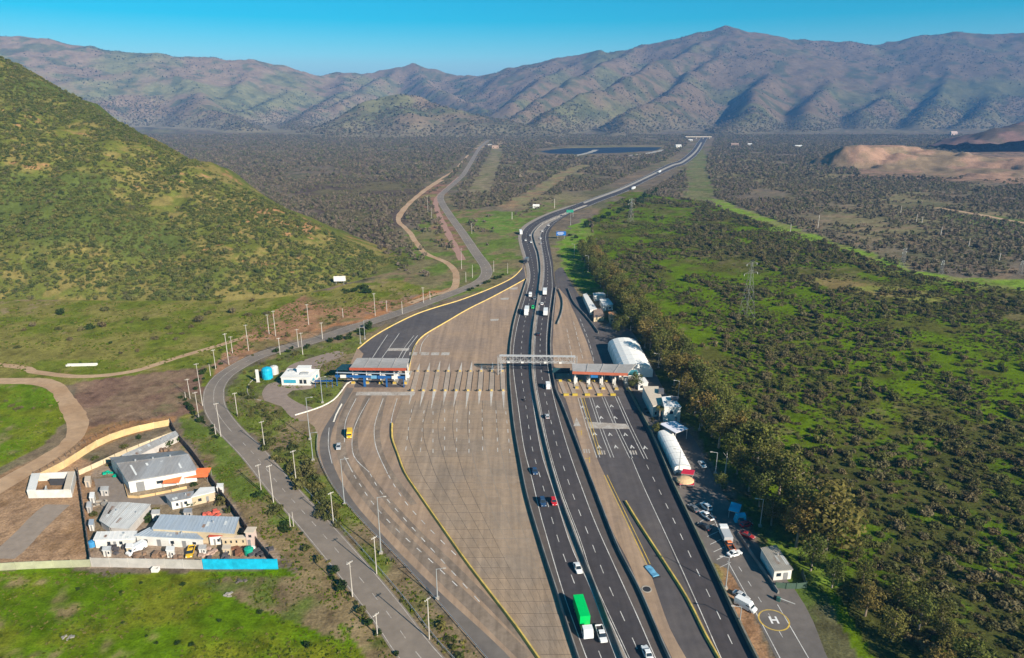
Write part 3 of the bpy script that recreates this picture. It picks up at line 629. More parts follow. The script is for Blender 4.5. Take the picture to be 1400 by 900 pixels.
# ------------------------------------------------------------------ barriers, kerbs, guard rails
def barrier(name, P, label, mat, h=.95, w=.6, z=.02, cat='barrier', taper=.55, step=None):
    o = MB().wall(P, w, z, h, taper).build(name, mat); return tag(o, label, cat)
barrier('concrete_barrier', cBL, 'long grey concrete barrier between the tan plaza and the motorway', BARR, 1.15)
barrier('concrete_barrier', cMB, 'concrete median barrier between the two motorway carriageways', BARR, 1.15)
barrier('concrete_barrier', cBR, 'concrete barrier between the motorway and the exit plaza with white tents', BARR, 1.15)
barrier('yellow_barrier', cYB, 'worn yellow barrier curving across the big left tan plaza', BARY, .7, .9)
barrier('yellow_barrier', cYR, 'worn yellow barrier on the dark lanes beside the parking area', BARY, .7, .9)
barrier('yellow_kerb', [p for p in off(cOUT, -.5) if p.y < U(0, 366).y], 'pale yellow kerb on the outer edge of the dark ramp', KERBY, .45, .7, cat='kerb')
barrier('yellow_kerb', off(cINN, .0), 'yellow kerb between the dark ramp and the tan plaza', KERBY, .45, .7, cat='kerb')
barrier('white_kerb', CP([(403, 568), (420, 563), (440, 556), (456, 547), (466, 536), (474, 525), (482, 521)], 3), 'white kerb sweeping round the garden by the left toll canopy', M('white_kerb', (.6, .55, .48), .8, .15, 1), .35, .8, cat='kerb')
barrier('white_kerb', CP([(456, 577), (459, 568), (463, 560), (467, 553)], 3), 'short white kerb of the driveway island below the toll canopy', MATS['white_kerb'], .35, .7, cat='kerb')
barrier('concrete_barrier', CP([(763, 396), (769, 412), (768, 428), (762, 444)], 3), 'short kinked dark barrier on the wedge right of the motorway', BARR, 1.1)
barrier('concrete_barrier', CP([(776, 395), (784, 414), (796, 428), (808, 442), (818, 456)], 3), 'dark barrier between the upper exit ramp and its side lane', BARR, 1.1)
barrier('concrete_barrier', CP([(1009, 731), (1030, 762), (1048, 788), (1064, 812)], 3), 'low barrier beside the small white shed in the service area', BARR, .9)
RBW = barrier('boundary_wall', cRB, 'long low mossy wall between the exit lanes and the parking area', M('mossy_wall', (.14, .145, .10), .95, .25, .6, c2=(.2, .18, .15)), 1.3, .5, cat='wall', taper=.1)
def guardrail(P, label, z0=.02, gap=4.0):
    o = thing('guard_rail', label, 'guard rail', P[0])
    b = P[0].copy(); Q = [p - b for p in P]
    m = MB(); m.wall(Q, .09, .45, .78); m.build('rail', STEEL, o)
    pm = MB().box(0, 0, .4, .14, .14, .8).mesh('post'); pm.materials.append(STEEL)
    for p in resample(Q, gap):
        k = bpy.data.objects.new('post', pm); COL.objects.link(k); k.parent = o; k.location = p
guardrail(cGRL, 'steel guard rail on the outer left edge of the big plaza')
guardrail([p for p in off(cOLD, -5.6) if U(0, 990).y < p.y < U(0, 640).y], 'guard rail along the inner edge of the old road')
guardrail(CP([(557, 512), (563, 489), (569, 473)], 3), 'short guard rail beside the yellow kerb at the left canopy', gap=3)
# ------------------------------------------------------------------ buildings and fixed structures
WW = M('white_wall', (.68, .66, .62), .8, .1, .6, c2=(.58, .56, .52), scale2=.25)
CREAM = M('cream_wall', (.55, .45, .30), .85, .12, .6, c2=(.45, .36, .24))
TANW = M('tan_wall', (.60, .42, .20), .9, .15, .5, c2=(.50, .36, .18), scale2=.2, rand=.1)
GREYP = M('grey_wall_panel', (.46, .43, .40), .9, .14, .5, c2=(.38, .35, .32), rand=.09)
GREENP = M('pale_green_panel', (.42, .42, .26), .9, .14, .5, c2=(.36, .36, .24), rand=.08)
DARKP = M('dark_wall_panel', (.16, .125, .105), .9, .2, .5, c2=(.11, .09, .08), rand=.12)
TIN = M('tin_roof', (.34, .345, .355), .5, .16, .4, c2=(.26, .245, .235), metal=.25, stretch=(3, .4, 1))
TINB = M('blue_grey_roof', (.36, .42, .49), .5, .12, .4, c2=(.42, .46, .50), metal=.2, stretch=(3, .4, 1))
TINP = M('pale_roof', (.50, .50, .49), .6, .16, .4, c2=(.38, .355, .33), stretch=(3, .4, 1))
WROOF = M('white_roof', (.74, .72, .69), .7, .08, .5, c2=(.62, .61, .58))
TANROOF = M('tan_roof', (.55, .46, .36), .8, .1, .5)
REDR = M('red_roof', (.42, .07, .04), .8, .15, .7); ORT = M('orange_tarp', (.72, .17, .05), .75, .15, .7)
GLASS = M('dark_glass', (.02, .03, .04), .12, .1, 1, spec=.6); BLUEG = M('blue_glass', (.04, .30, .42), .2, .15, 1, spec=.6)
DOORM = M('grey_door', (.22, .22, .22), .7, .1, 1)
BLUE = M('toll_blue', (.015, .09, .26), .5, .12, 1); TEAL = M('dark_teal', (.012, .05, .065), .6, .12, 1)
REDF = M('red_fascia', (.36, .075, .035), .6, .12, 1); GREYR = M('canopy_roof', (.36, .34, .325), .8, .14, .6, c2=(.30, .285, .27))
TURQ = M('turquoise_tarp', (.01, .42, .62), .5, .14, .7, c2=(.01, .34, .52), scale2=.4, rand=.08)
TENT = M('tent_fabric', (.80, .78, .74), .7, .04, .5)
LATT = M('lattice_paint', (.40, .40, .40), .6, .1, 1)
RUST = M('rusty_steel', (.2, .09, .05), .9, .2, 1)
def cen(P): return sum(P, Vector()) / len(P)
def on_face(root, A, B, spans, mat, name, d=.06):
    """doors and windows: boxes standing slightly proud of the wall A-B"""
    ax = (B - A); L = math.hypot(ax.x, ax.y); r = math.atan2(ax.y, ax.x)
    for t0, t1, z0, z1 in spans:
        c = A.lerp(B, (t0 + t1) / 2); MB().box(c.x, c.y, (z0 + z1) / 2, (t1 - t0) * L, d * 2, z1 - z0, r).build(name, mat, root)
def ribs(mb, a, b, c, d, n):
    """standing seams on a roof plane a-b (eave) to d-c (ridge)"""
    for i in range(n + 1):
        t = i / n; p, q = a.lerp(b, t), d.lerp(c, t); s = (b - a).normalized() * .06
        up = Vector((0, 0, .08)); mb.hexa([p - s, p + s, q + s, q - s], [p - s + up, p + s + up, q + s + up, q - s + up])
def slabroof(mb, a, b, c, d, th=.15):
    dn = Vector((0, 0, -th)); mb.hexa([a + dn, b + dn, c + dn, d + dn], [a, b, c, d])
def grow(P, e):
    c = cen(P); out = []
    for p in P:
        v = p - c; v.z = 0; out.append(p + v.normalized() * e)
    return out
def flatb(name, label, roof, h, wm, rm, win=(), door=(), cat='building', drop=0.0, gl=GLASS, side=(), seams=0, eave=.3):
    """block with a flat or single pitch roof; roof = photo corners front-left, front-right, back-right, back-left"""
    R = [U(x, y, h) for x, y in roof]; c = cen(R); c.z = 0
    o = thing(name, label, cat, c); Q = [p - c for p in R]
    for i in (2, 3): Q[i].z += drop
    b = [Vector((p.x, p.y, 0)) for p in Q]
    MB().hexa(b, [p - Vector((0, 0, .1)) for p in Q]).build('wall', wm, o)
    m = MB(); G = grow(Q, eave); slabroof(m, *G, th=.22)
    ro = m.build('roof', rm, o)
    if seams:
        m = MB(); ribs(m, *G, seams); m.build('seam', rm, ro)
        r_ = random.Random(int(c.x * 7)); sk = M('roof_sheet_light', (.56, .57, .56), .5, .1, 1); ru = M('roof_sheet_rust', (.25, .17, .13), .8, .2, 1)
        for i in range(3):
            t = r_.uniform(.08, .85); w_ = .9 / max(3, (G[1] - G[0]).length); u0 = r_.uniform(.1, .5); u1 = u0 + r_.uniform(.2, .4); up = Vector((0, 0, .03))
            q4 = [G[0].lerp(G[1], a_).lerp(G[3].lerp(G[2], a_), b_) + up for a_, b_ in ((t, u0), (t + w_, u0), (t + w_, u1), (t, u1))]
            m = MB(); slabroof(m, *q4, th=.05); m.build('roof_sheet', (sk, ru)[i % 2], ro)
        v = G[0].lerp(G[1], .7).lerp(G[3].lerp(G[2], .7), .6); MB().tube(v, v + Vector((0, 0, .6)), .22, n=8).build('vent', STEEL, ro)
    on_face(o, b[0], b[1], win, gl, 'window'); on_face(o, b[0], b[1], door, DOORM, 'door'); on_face(o, b[1], b[2], side, gl, 'window')
    return o, Q
def gable(name, label, fl, fr, rl, rr, ez, rz, wm, rm, win=(), door=(), cat='building', seams=14, gl=GLASS, gdoor=None):
    A, B, R1, R2 = U(*fl, ez), U(*fr, ez), U(*rl, rz), U(*rr, rz); c = (A + B + R1 + R2) / 4; c.z = 0
    o = thing(name, label, cat, c); A, B, R1, R2 = A - c, B - c, R1 - c, R2 - c
    D = 2 * R1 - A; C = 2 * R2 - B; D.z = C.z = ez
    g = lambda p: Vector((p.x, p.y, 0)); dn = Vector((0, 0, .12))
    V = [g(A), g(B), g(C), g(D), A - dn, B - dn, C - dn, D - dn, R1 - dn, R2 - dn]
    MB().add(V, [(0, 1, 5, 4), (2, 3, 7, 6), (1, 2, 6, 9, 5), (3, 0, 4, 8, 7), (4, 5, 9, 8), (6, 7, 8, 9)]).build('wall', wm, o)
    e = (B - A).normalized() * .35; dr = (A - R1).normalized() * .4; dr2 = (D - R1).normalized() * .4
    m = MB(); slabroof(m, A - e + dr, B + e + dr, R2 + e, R1 - e); slabroof(m, C + e + dr2, D - e + dr2, R1 - e, R2 + e)
    ro = m.build('roof', rm, o)
    m = MB(); ribs(m, A - e + dr, B + e + dr, R2 + e, R1 - e, seams); m.build('seam', rm, ro)
    MB().wall([R1 - e + Vector((0, 0, .03)), R2 + e + Vector((0, 0, .03))], .5, 0, .12).build('ridge_cap', rm, ro)
    for t in (.14, .36, .58, .8):
        q4 = [A.lerp(B, a_).lerp(R1.lerp(R2, a_), b_) + Vector((0, 0, .05)) for a_, b_ in ((t, .2), (t + .035, .2), (t + .035, .8), (t, .8))]; m = MB(); slabroof(m, *q4, th=.05); m.build('roof_sheet', M('roof_sheet_light', (.56, .57, .56), .5, .1, 1), ro)
    for t in (.25, .5, .75): v = R1.lerp(R2, t); MB().tube(v, v + Vector((0, 0, .7)), .3, n=8).build('vent', STEEL, ro)
    MB().wall([A + dr - Vector((0, 0, A.z)), B + dr - Vector((0, 0, A.z))], .16, ez - .3, ez - .14).build('gutter', STEEL, o)
    on_face(o, g(A), g(B), win, gl, 'window'); on_face(o, g(A), g(B), door, DOORM, 'door')
    if gdoor: on_face(o, g(D), g(A), gdoor, DOORM, 'door')
    return o
def panelwall(name, label, pts, h, L, mat, th=.14, cat='wall', post=True, pm=None, smooth=True):
    P = CP(pts, 3) if smooth else WP(pts); TL = sum((q - p).length for p, q in zip(P, P[1:])); Q = resample(P, TL / max(1, round(TL / L)) - 1e-4); b = Q[0].copy()
    o = thing(name, label, cat, b)
    rg = random.Random(int(b.x * 10))
    for p, q in zip(Q, Q[1:]):
        d = (q - p); c = (p + q) / 2 - b; r = math.atan2(d.y, d.x)
        MB().box(c.x, c.y, (h + rg.uniform(-.06, .06)) / 2, d.length - .16, th, h, r + rg.uniform(-.012, .012)).build('panel', mat, o)
    if post:
        pmh = MB().box(0, 0, (h + .12) / 2, .2, .24, h + .12).mesh('post'); pmh.materials.append(pm or mat)
        for p in Q: k = bpy.data.objects.new('post', pmh); COL.objects.link(k); k.parent = o; k.location = p - b
    return o

# --- walled yard at the left
gable('warehouse', 'large white warehouse with grey tin gable roof in the walled yard', (175, 657), (267, 641.5), (161, 633.5), (256, 621.5), 4.6, 6.6, WW, TIN, door=((.1, .22, 0, 3.4),), win=((.4, .5, 1.6, 2.6),), gdoor=((.35, .65, 0, 3.6),), seams=22)
for (x, y, w, d, lab) in ((238, 664, 5.2, 4.2, 'small square orange awning against the warehouse front'), (272, 656, 7.5, 4.5, 'wider orange awning at the warehouse corner by the dark wall')):
    p = U(x, y); o = thing('awning', lab, 'awning', p, .1)
    MB().hexa([(-w / 2, -d / 2, 2.1), (w / 2, -d / 2, 2.1), (w / 2, d / 2, 3.0), (-w / 2, d / 2, 3.0)], [(-w / 2, -d / 2, 2.2), (w / 2, -d / 2, 2.2), (w / 2, d / 2, 3.1), (-w / 2, d / 2, 3.1)]).build('sheet', ORT, o)
    for a in (-1, 1):
        for b in (-1, 1): MB().tube((a * (w / 2 - .2), b * (d / 2 - .2), 0), (a * (w / 2 - .2), b * (d / 2 - .2), 2.2 if b < 0 else 2.85), .06).build('pole', STEEL, o)
flatb('house', 'small white house with grey lean-to roof below the warehouse', [(234, 685.5), (262, 680), (264, 673), (227, 678.5)], 3.0, WW, TIN, win=((.2, .32, 1, 2), (.6, .75, 1, 2)), door=((.42, .52, 0, 2.1),), drop=.4, seams=8)
flatb('house', 'cream block house with white roof slab next to the yard wall', [(262, 679.5), (293, 672), (292, 666), (274, 667)], 3.2, CREAM, WROOF, win=((.25, .4, 1, 2),), door=((.6, .72, 0, 2.1),))
flatb('shed', 'left one of two pale tin sheds lying side by side', [(137, 711), (149, 719.5), (177, 687.5), (149, 687)], 2.6, GREYP, TINP, seams=8, cat='shed')
flatb('shed', 'right one of two pale tin sheds lying side by side', [(151, 720), (176, 722), (205, 690), (179.5, 688)], 2.7, GREYP, TINP, seams=10, cat='shed')
flatb('workshop', 'long workshop with wide blue-grey roof in the middle of the yard', [(209, 722.5), (319, 729), (326, 709.5), (222, 706)], 4.0, CREAM, TINB, drop=.6, seams=24)
flatb('workshop', 'low workshop with blue-grey roof and white front wall', [(186, 732), (277, 737), (264, 727), (206, 721.5)], 3.2, WW, TINB, win=((.1, .16, 1, 2), (.5, .56, 1, 2), (.84, .89, 1.2, 2)), door=((.3, .36, 0, 2.2), (.68, .74, 0, 2.2)), seams=18)
flatb('shed', 'white shed with bright white roof at the front of the yard', [(129, 738), (184, 736.5), (186, 726), (134, 727)], 2.8, WW, WROOF, win=((.3, .38, 1, 2), (.6, .68, 1, 2)), door=((.45, .52, 0, 2),), cat='shed', seams=9)
flatb('shed', 'small white shed with dark red roof near the guard post', [(286, 733.5), (303, 732), (304, 727.5), (289, 728.5)], 3.0, WW, REDR, door=((.3, .45, 0, 2),), win=((.6, .8, 1, 1.9),), cat='shed')
flatb('shed', 'cream wall row of sheds beside the guard post', [(303, 736.5), (340, 735), (340, 731.5), (304, 732)], 2.6, CREAM, TANROOF, win=((.1, .16, 1, 1.8), (.3, .36, 1, 1.8), (.5, .56, 1, 1.8), (.75, .8, 1, 1.8)), cat='shed')
for k, (x, y, s, lab) in enumerate(((119, 655, 3.4, 'small pale hut nearest the tan wall along the dark fence'), (125, 677, 2.8, 'bright white hut beside the dark fence'), (121, 690, 2.8, 'grey hut between two others along the dark fence'), (124, 714, 2.8, 'bluish white hut lowest along the dark fence'))):
    dx = s * 1.1
    flatb('hut', lab, [(x - dx, y + 3), (x + dx, y + 3), (x + dx + 1, y - 4), (x - dx + 1, y - 4)], 2.3, (TANROOF, WW, GREYP, WW)[k], (TANROOF, WROOF, TINP, TINB)[k], door=((.35, .65, 0, 1.9),), cat='hut', eave=.15)
p = U(345, 743); o = thing('guard_post', 'narrow pinkish guard post tower at the dark wall', 'guard post', p)
MB().box(0, 0, 2.2, 2.2, 2.2, 4.4).build('wall', M('pink_wall', (.55, .42, .36), .85, .1, 1), o); MB().box(0, 0, 4.5, 2.7, 2.7, .25).build('roof', TANROOF, o); MB().box(.1, -1.12, 3.2, .8, .1, .8).build('window', GLASS, o); MB().box(-.3, -1.12, 1, .8, .1, 2).build('door', DOORM, o)
# open white courtyard building
R = [U(40, 681), U(98, 680), U(104, 655), U(46, 658)]; c = cen(R); o = thing('courtyard_building', 'white walled roofless building beside the dirt road', 'building', c); Q = [p - c for p in R]
for i in range(4): MB().wall([Q[i], Q[(i + 1) % 4]], .35, 0, 2.8).build('wall', WW, o)
a = Q[0].lerp(Q[1], .0); MB().hexa(*[[Vector((q.x, q.y, z)) for q in (Q[0], Q[0].lerp(Q[1], .2), Q[3].lerp(Q[2], .2), Q[3])] for z in (2.81, 2.95)]).build('roof', WROOF, o)
MB().hexa(*[[Vector((q.x, q.y, z)) for q in (Q[0].lerp(Q[1], .85), Q[1], Q[2], Q[3].lerp(Q[2], .85))] for z in (2.81, 2.95)]).build('roof', TANROOF, o)
MB().wall([Q[0].lerp(Q[3], .3).lerp(Q[1].lerp(Q[2], .3), .4), Q[0].lerp(Q[1], .4)], .3, 0, 2.5).build('wall', WW, o)
MB().box(1.5, 2.2, 1.2, 7, .3, 2.4, .03).build('wall', M('charcoal_wall', (.05, .05, .055), .9, .1, 1), o)
# walls of the yard
panelwall('yard_wall', 'long tan block wall curving along the top of the yard', [(49, 660), (88, 640), (111, 625), (137, 609), (164, 598), (196, 589), (232, 582)], 2.6, 5.0, TANW, pm=CREAM)
panelwall('yard_wall', 'dark wall on the right side of the yard towards the road', [(233, 580), (244, 600), (264, 624), (284, 652), (300, 676), (320, 702), (341, 732), (360, 756), (378, 777)], 2.6, 4.5, DARKP)  # dark panels: shade of the inner face put into the colour
panelwall('yard_wall', 'dark fence wall on the left side of the sheds', [(107, 648), (112, 680), (117, 716), (121, 745), (125, 772)], 2.4, 4.0, DARKP)
panelwall('yard_wall', 'pale grey panel wall at the front of the yard', [(126, 775), (180, 776), (230, 777), (277, 778)], 2.9, 5.2, GREYP)
panelwall('yard_wall', 'wall wrapped in turquoise tarp at the front corner of the yard', [(279, 778), (330, 778), (380, 778)], 3.1, 4.0, TURQ, th=.3, pm=TURQ)
panelwall('yard_wall', 'greenish low wall left of the grey front wall', [(-160, 788), (-60, 784), (0, 780), (60, 777), (124, 775)], 2.3, 5.0, GREENP)
panelwall('yard_wall', 'rough inner wall running diagonally above the warehouse', [(108, 650), (135, 638), (160, 626), (200, 610), (238, 596)], 1.8, 4.2, CREAM, post=False)
panelwall('yard_wall', 'low tan wall around the warehouse forecourt', [(168, 655), (176, 684), (220, 676), (256, 668)], .9, 4.5, TANW, post=False, smooth=False)
flatb('lean_to', 'long narrow grey lean-to roof along the inner diagonal wall', [(176, 629), (243, 596), (240, 589), (167, 622)], 2.4, GREYP, TINP, seams=14, cat='shed')
# row of wooden stakes outside the tan wall
Q = resample(CP([(46, 650), (86, 628), (112, 609), (140, 594), (166, 582), (198, 574), (228, 567)], 3), 2.6)
WOOD = M('weathered_wood', (.13, .095, .07), .9, .2, 2, rand=.2)
sm = MB().tube((0, 0, 0), (0, 0, 1.9), .09, .07, 5).mesh('stake'); sm.materials.append(WOOD)
o = thing('stake_fence', 'row of thin wooden stakes outside the tan wall', 'fence', Q[0])
rg = random.Random(3)
for p in Q: k = bpy.data.objects.new('stake', sm); COL.objects.link(k); k.parent = o; k.location = p - Q[0]; k.rotation_euler = (rg.uniform(-.12, .12), rg.uniform(-.12, .12), 0); k.scale = (1, 1, rg.uniform(.7, 1.2))
MB().wall([p - Q[0] for p in Q], .03, 1.1, 1.16).build('wire', WOOD, o)
# yard clutter
def tank(name, label, px, py, r, h, mat, dome=.3, cat='tank'):
    p = U(px, py); o = thing(name, label, cat, p); n = 16
    rings = [[(r * math.cos(6.283 * k / n), r * math.sin(6.283 * k / n), z) for k in range(n)] for z in (0, h)] + [[(r * f * math.cos(6.283 * k / n), r * f * math.sin(6.283 * k / n), h + dome * g) for k in range(n)] for f, g in ((.8, .6), (.45, .9), (.1, 1))]
    MB().loft(rings).build('shell', mat, o, smooth=False); MB().tube((0, 0, h + dome), (0, 0, h + dome + .18), .3, n=10).build('cap', mat, o)
    MB().tube((r + .08, 0, .1), (r + .08, 0, h), .05).build('pipe', STEEL, o)
    for z in (h * .3, h * .65): MB().loft([[((r + .04) * math.cos(6.283 * k / n), (r + .04) * math.sin(6.283 * k / n), z + e) for k in range(n)] for e in (-.06, .06)]).build('band', mat, o)
    return o
tank('water_tank', 'turquoise water tank next to the white toll office', 366, 517, 2.4, 4.2, TURQ, 1.2)
tank('water_tank', 'grey water tank behind the turquoise tank', 375, 511, 2.0, 3.2, TINP, .8)
tank('water_tank', 'green barrel tank in the yard corner clutter', 341, 757, 1.3, 1.8, M('green_plastic', (.01, .30, .20), .5, .1, 1), .3)
tank('water_tank', 'white barrel tank beside the green barrel in the yard', 346, 755, .8, 1.7, WW, .2)
tank('water_tank', 'small blue tank at the end of the white shed', 127, 746, 1.2, 1.3, M('blue_plastic', (.05, .25, .5), .5, .1, 1), .3)
def pile(name, label, px, py, items, mat, cat, seed):
    p = U(px, py); o = thing(name, label, cat, p); rg = random.Random(seed)
    if name == 'rubble_heap': o.scale = (.5, .5, .4)
    for k in range(items):
        MB().box(rg.uniform(-2.4, 2.4), rg.uniform(-1.6, 1.6), .25 + .35 * (k % 3), rg.uniform(.8, 2.4), rg.uniform(.5, 1.4), rg.uniform(.3, .9), rg.uniform(0, 3)).build('scrap_piece', mat, o)
pile('scrap_pile', 'dark heap of scrap in the corner behind the turquoise tarp', 358, 758, 12, M('dark_scrap', (.07, .065, .07), .8, .3, 1, rand=.4), 'scrap', 5)
pile('scrap_pile', 'rusty scrap heap left of the green barrel', 325, 756, 9, RUST, 'scrap', 6)
pile('scrap_pile', 'pinkish heap of boards behind the grey front wall', 286, 757, 8, M('pink_boards', (.38, .27, .22), .9, .2, 1, rand=.2), 'scrap', 7)
pile('tarp_heap', 'green tarpaulin heap at the dark end of the warehouse', 151, 650, 5, M('green_tarp', (.0, .36, .22), .6, .1, 1), 'tarp', 8)
pile('tarp_heap', 'red tarpaulin heap below the cream block house', 292, 703, 6, M('red_tarp', (.6, .12, .08), .7, .1, 1), 'tarp', 9)
pile('scrap_pile', 'long heap of brown boards in front of the low workshop', 218, 757, 12, M('brown_boards', (.23, .15, .10), .9, .2, 1, rand=.25), 'scrap', 10)
pile('scrap_pile', 'black heap below the bright white shed', 158, 753, 12, MATS['dark_scrap'], 'scrap', 12)
pile('rubble_heap', 'dark rubble lumps on the grass below the turquoise tarp', 330, 796, 7, M('rubble', (.12, .10, .085), .95, .2, 1, rand=.3), 'rubble', 13)
pile('rubble_heap', 'pale stones on the grass near the picture corner', 93, 872, 7, M('pale_rubble', (.30, .27, .23), .95, .2, 1, rand=.2), 'rubble', 14)
pile('rubble_heap', 'whitish stones on the grass below the tarp wall', 310, 813, 6, MATS['pale_rubble'], 'rubble', 15)
p = U(213, 781); o = thing('crate', 'small white crate lying outside the grey front wall', 'crate', p)
MB().box(0, 0, .12, 1.8, 1.2, .24).build('base', WW, o)
for x, y, sx, sy in ((0, .55, 1.8, .1), (0, -.55, 1.8, .1), (.85, 0, .1, 1.0), (-.85, 0, .1, 1.0)): MB().box(x, y, .7, sx, sy, .9).build('side', WW, o)
# more sheds and stacked goods filling the front of the yard
for k, (x, y, w, wm, rm, lab) in enumerate(((145, 750, 5, WW, TINP, 'tiny pale shed below the bright white shed'), (176, 746, 4, CREAM, WROOF, 'tiny cream hut right of the bright white shed'), (232, 750, 5, WW, WROOF, 'tiny white hut in front of the low workshop'), (276, 748, 4.5, WW, TINP, 'tiny pale hut between ochre pickup and red roofed shed'), (309, 748, 5, CREAM, TANROOF, 'tan hut below the cream wall row of sheds'), (212, 700, 5, WW, TINP, 'pale lean-to between the twin sheds and the long workshop'), (142, 668, 5, GREYP, TINP, 'grey hut on the forecourt left of the warehouse'), (190, 636, 5, CREAM, TANROOF, 'tan hut behind the warehouse under the diagonal wall'), (300, 664, 4, WW, WROOF, 'tiny white hut squeezed against the dark right wall'), (256, 698, 5, GREYP, TIN, 'grey hut between the cream house and the long workshop'))):
    flatb('hut', lab, [(x - w, y + 2.2), (x + w, y + 2), (x + w + 1, y - 3), (x - w + 1, y - 3)], 2.2 + .2 * (k % 3), wm, rm, door=((.3, .5, 0, 1.8),), win=((.65, .85, .9, 1.6),), cat='hut', eave=.2)
for k, (x, y, mt, lab) in enumerate(((196, 762, 'brown_boards', 'stack of brown planks close to the grey front wall, left one'), (240, 764, 'brown_boards', 'stack of brown planks close to the grey front wall, right one'), (300, 764, 'dark_scrap', 'dark stack of pallets behind the turquoise tarp'), (170, 700, 'pink_boards', 'pinkish stack of boards on the twin sheds apron'), (196, 664, 'pale_rubble', 'pale stack of blocks before the warehouse wall'), (226, 620, 'brown_boards', 'brown stack behind the warehouse near the dark wall'), (140, 690, 'pale_rubble', 'pale blocks stacked beside the grey hut'), (285, 684, 'brown_boards', 'brown planks stacked by the cream block house'))):
    pile('goods_stack', lab, x, y, 7, MATS[mt] if mt in MATS else RUST, 'stack', 40 + k)
# pale slab lying in the meadow and billboard on the hill foot
p = U(112, 500); o = thing('culvert_slab', 'long white concrete trough lying in the left meadow', 'trough', p, .06)
for y in (-.7, .7): MB().box(0, y, .45, 14, .2, .9).build('side', WW, o)
MB().box(0, 0, .1, 14, 1.2, .2).build('base', WW, o)
p = U(465, 390); o = thing('billboard', 'blank white billboard at the foot of the left hill', 'billboard', p, .15)
MB().box(0, 0, 4.6, 8, .3, 3.6).build('panel', WW, o)
for x in (-2.6, 2.6): MB().tube((x, .25, 0), (x, .25, 5.4), .16).build('leg', STEEL, o)

# --- toll office left of the canopy
o, Q = flatb('toll_office', 'white flat-roofed toll office with blue window band', [(384, 515.5), (424, 516), (436, 505), (394, 504)], 4.0, WW, WROOF, win=((.08, .5, 1.1, 2.7),), gl=BLUEG, side=((.2, .4, 1.2, 2.4), (.6, .8, 1.2, 2.4)), cat='office')
on_face(o, Vector((Q[0].x, Q[0].y, 0)), Vector((Q[1].x, Q[1].y, 0)), ((.62, .72, .9, 2.8), (.76, .86, .9, 2.8)), GLASS, 'window')
rf = [c for c in o.children if c.name.startswith('roof')][0]
t = cen(Q); MB().box(t.x + 1.5, t.y + 2.2, 5.0, 5.6, 3.4, 1.8).build('penthouse', WW, rf); MB().box(t.x + 1.5, t.y + 2.2, 6.0, 6.2, 4.0, .2).build('penthouse_roof', WROOF, rf); MB().box(t.x + 2.6, t.y - 1.2, 4.35, 3.4, 2.0, .7).build('air_unit', STEEL, rf); MB().box(t.x - 4.6, t.y + 2.2, 4.35, 1.6, 1.2, .7).build('air_unit', STEEL, rf)
p = U(353, 523); o = thing('sign_pylon', 'slim white sign pylon beside the turquoise tank', 'sign', p); MB().box(0, 0, 3.2, 1.3, .4, 6.0).build('panel', WW, o); MB().box(0, 0, .15, 1.7, .9, .3).build('base', PALE, o)
for pts in ([(360, 512), (343, 522), (338, 535), (345, 545), (360, 548)], ):
    barrier('garden_kerb', CP(pts, 2), 'thin pale kerb looping round the garden below the tank', PALE, .25, .4, cat='kerb')
S('office_drive', MB().flat(CP([(362, 548), (358, 538), (366, 526), (384, 518), (396, 500), (430, 488), (462, 480), (470, 486), (440, 500), (438, 520), (424, 532), (400, 534), (392, 540), (410, 552), (430, 560), (420, 576), (400, 572), (385, 556)], 3), .026), M('drive_asphalt', (.25, .19, .155), .9, .15, .4))

# --- toll canopies
def canopy(name, label, roof, h, th, colpx, fasc, booths, backcol=True):
    R = [U(x, y, h) for x, y in roof]; c = cen(R); c.z = 0; Q = [p - c for p in R]
    o = thing(name, label, 'toll canopy', c)
    dn = Vector((0, 0, -th)); ro = MB().hexa([p + dn for p in Q], Q).build('roof', GREYR, o)
    f0, f1 = Q[0], Q[1]; ax = (f1 - f0); r = math.atan2(ax.y, ax.x); m_ = (f0 + f1) / 2
    MB().box(m_.x + math.sin(r) * .12, m_.y - math.cos(r) * .12, h - .55, ax.length + .3, .2, 1.25, r).build('fascia', fasc, o)
    for t in (.25, .5, .75):
        a, b = Q[0].lerp(Q[1], t), Q[3].lerp(Q[2], t); MB().wall([a + Vector((0, 0, .01)), b + Vector((0, 0, .01))], .25, 0, .18).build('roof_joint', GREYR, ro)
    for t in colpx:
        for s in ((.2, .8) if backcol else (.3,)):
            p = Q[0].lerp(Q[1], t).lerp(Q[3].lerp(Q[2], t), s); MB().box(p.x, p.y, (h - th) / 2, .5, .5, h - th).build('column', WW, o)
    for t in booths:
        p = Q[0].lerp(Q[1], t).lerp(Q[3].lerp(Q[2], t), .45); MB().box(p.x, p.y + .6, 1.45, 1.5, 2.6, 2.5).build("booth", WW, o); MB().box(p.x, p.y + .6, 1.75, 1.58, 2.2, .9).build("booth_window", GLASS, o); MB().box(p.x, p.y, .12, 2.1, 16, .24).build("island", PALE, o); MB().box(p.x, p.y - 7.4, .55, 1.5, 1.0, .9).build("bumper", YELL, o)
    return o, Q, c
CA, QA, cA = canopy('toll_canopy', 'left toll canopy with grey roof and red fascia over the ramp', [(478, 503), (555, 503.5), (559.5, 490), (488, 489.5)], 7.0, .7, (.02, .27, .52, .77, .98), REDF, (.05, .3, .55, .8, .99))
MB().hexa(*[[Vector((x, y, z)) + QA[0] - Vector((0, 0, 7)) for x, y in ((-6.5, .5), (-.2, .5), (1.2, 7), (-5, 7))] for z in (5.6, 6.0)]).build('side_roof', TEAL, CA)
for x, y in ((-6, 1), (-4.8, 6.2)): MB().tube(QA[0] - Vector((0, 0, 7)) + Vector((x, y, 0)), QA[0] - Vector((0, 0, 1.3)) + Vector((x, y, 0)), .18).build('column', BLUE, CA)
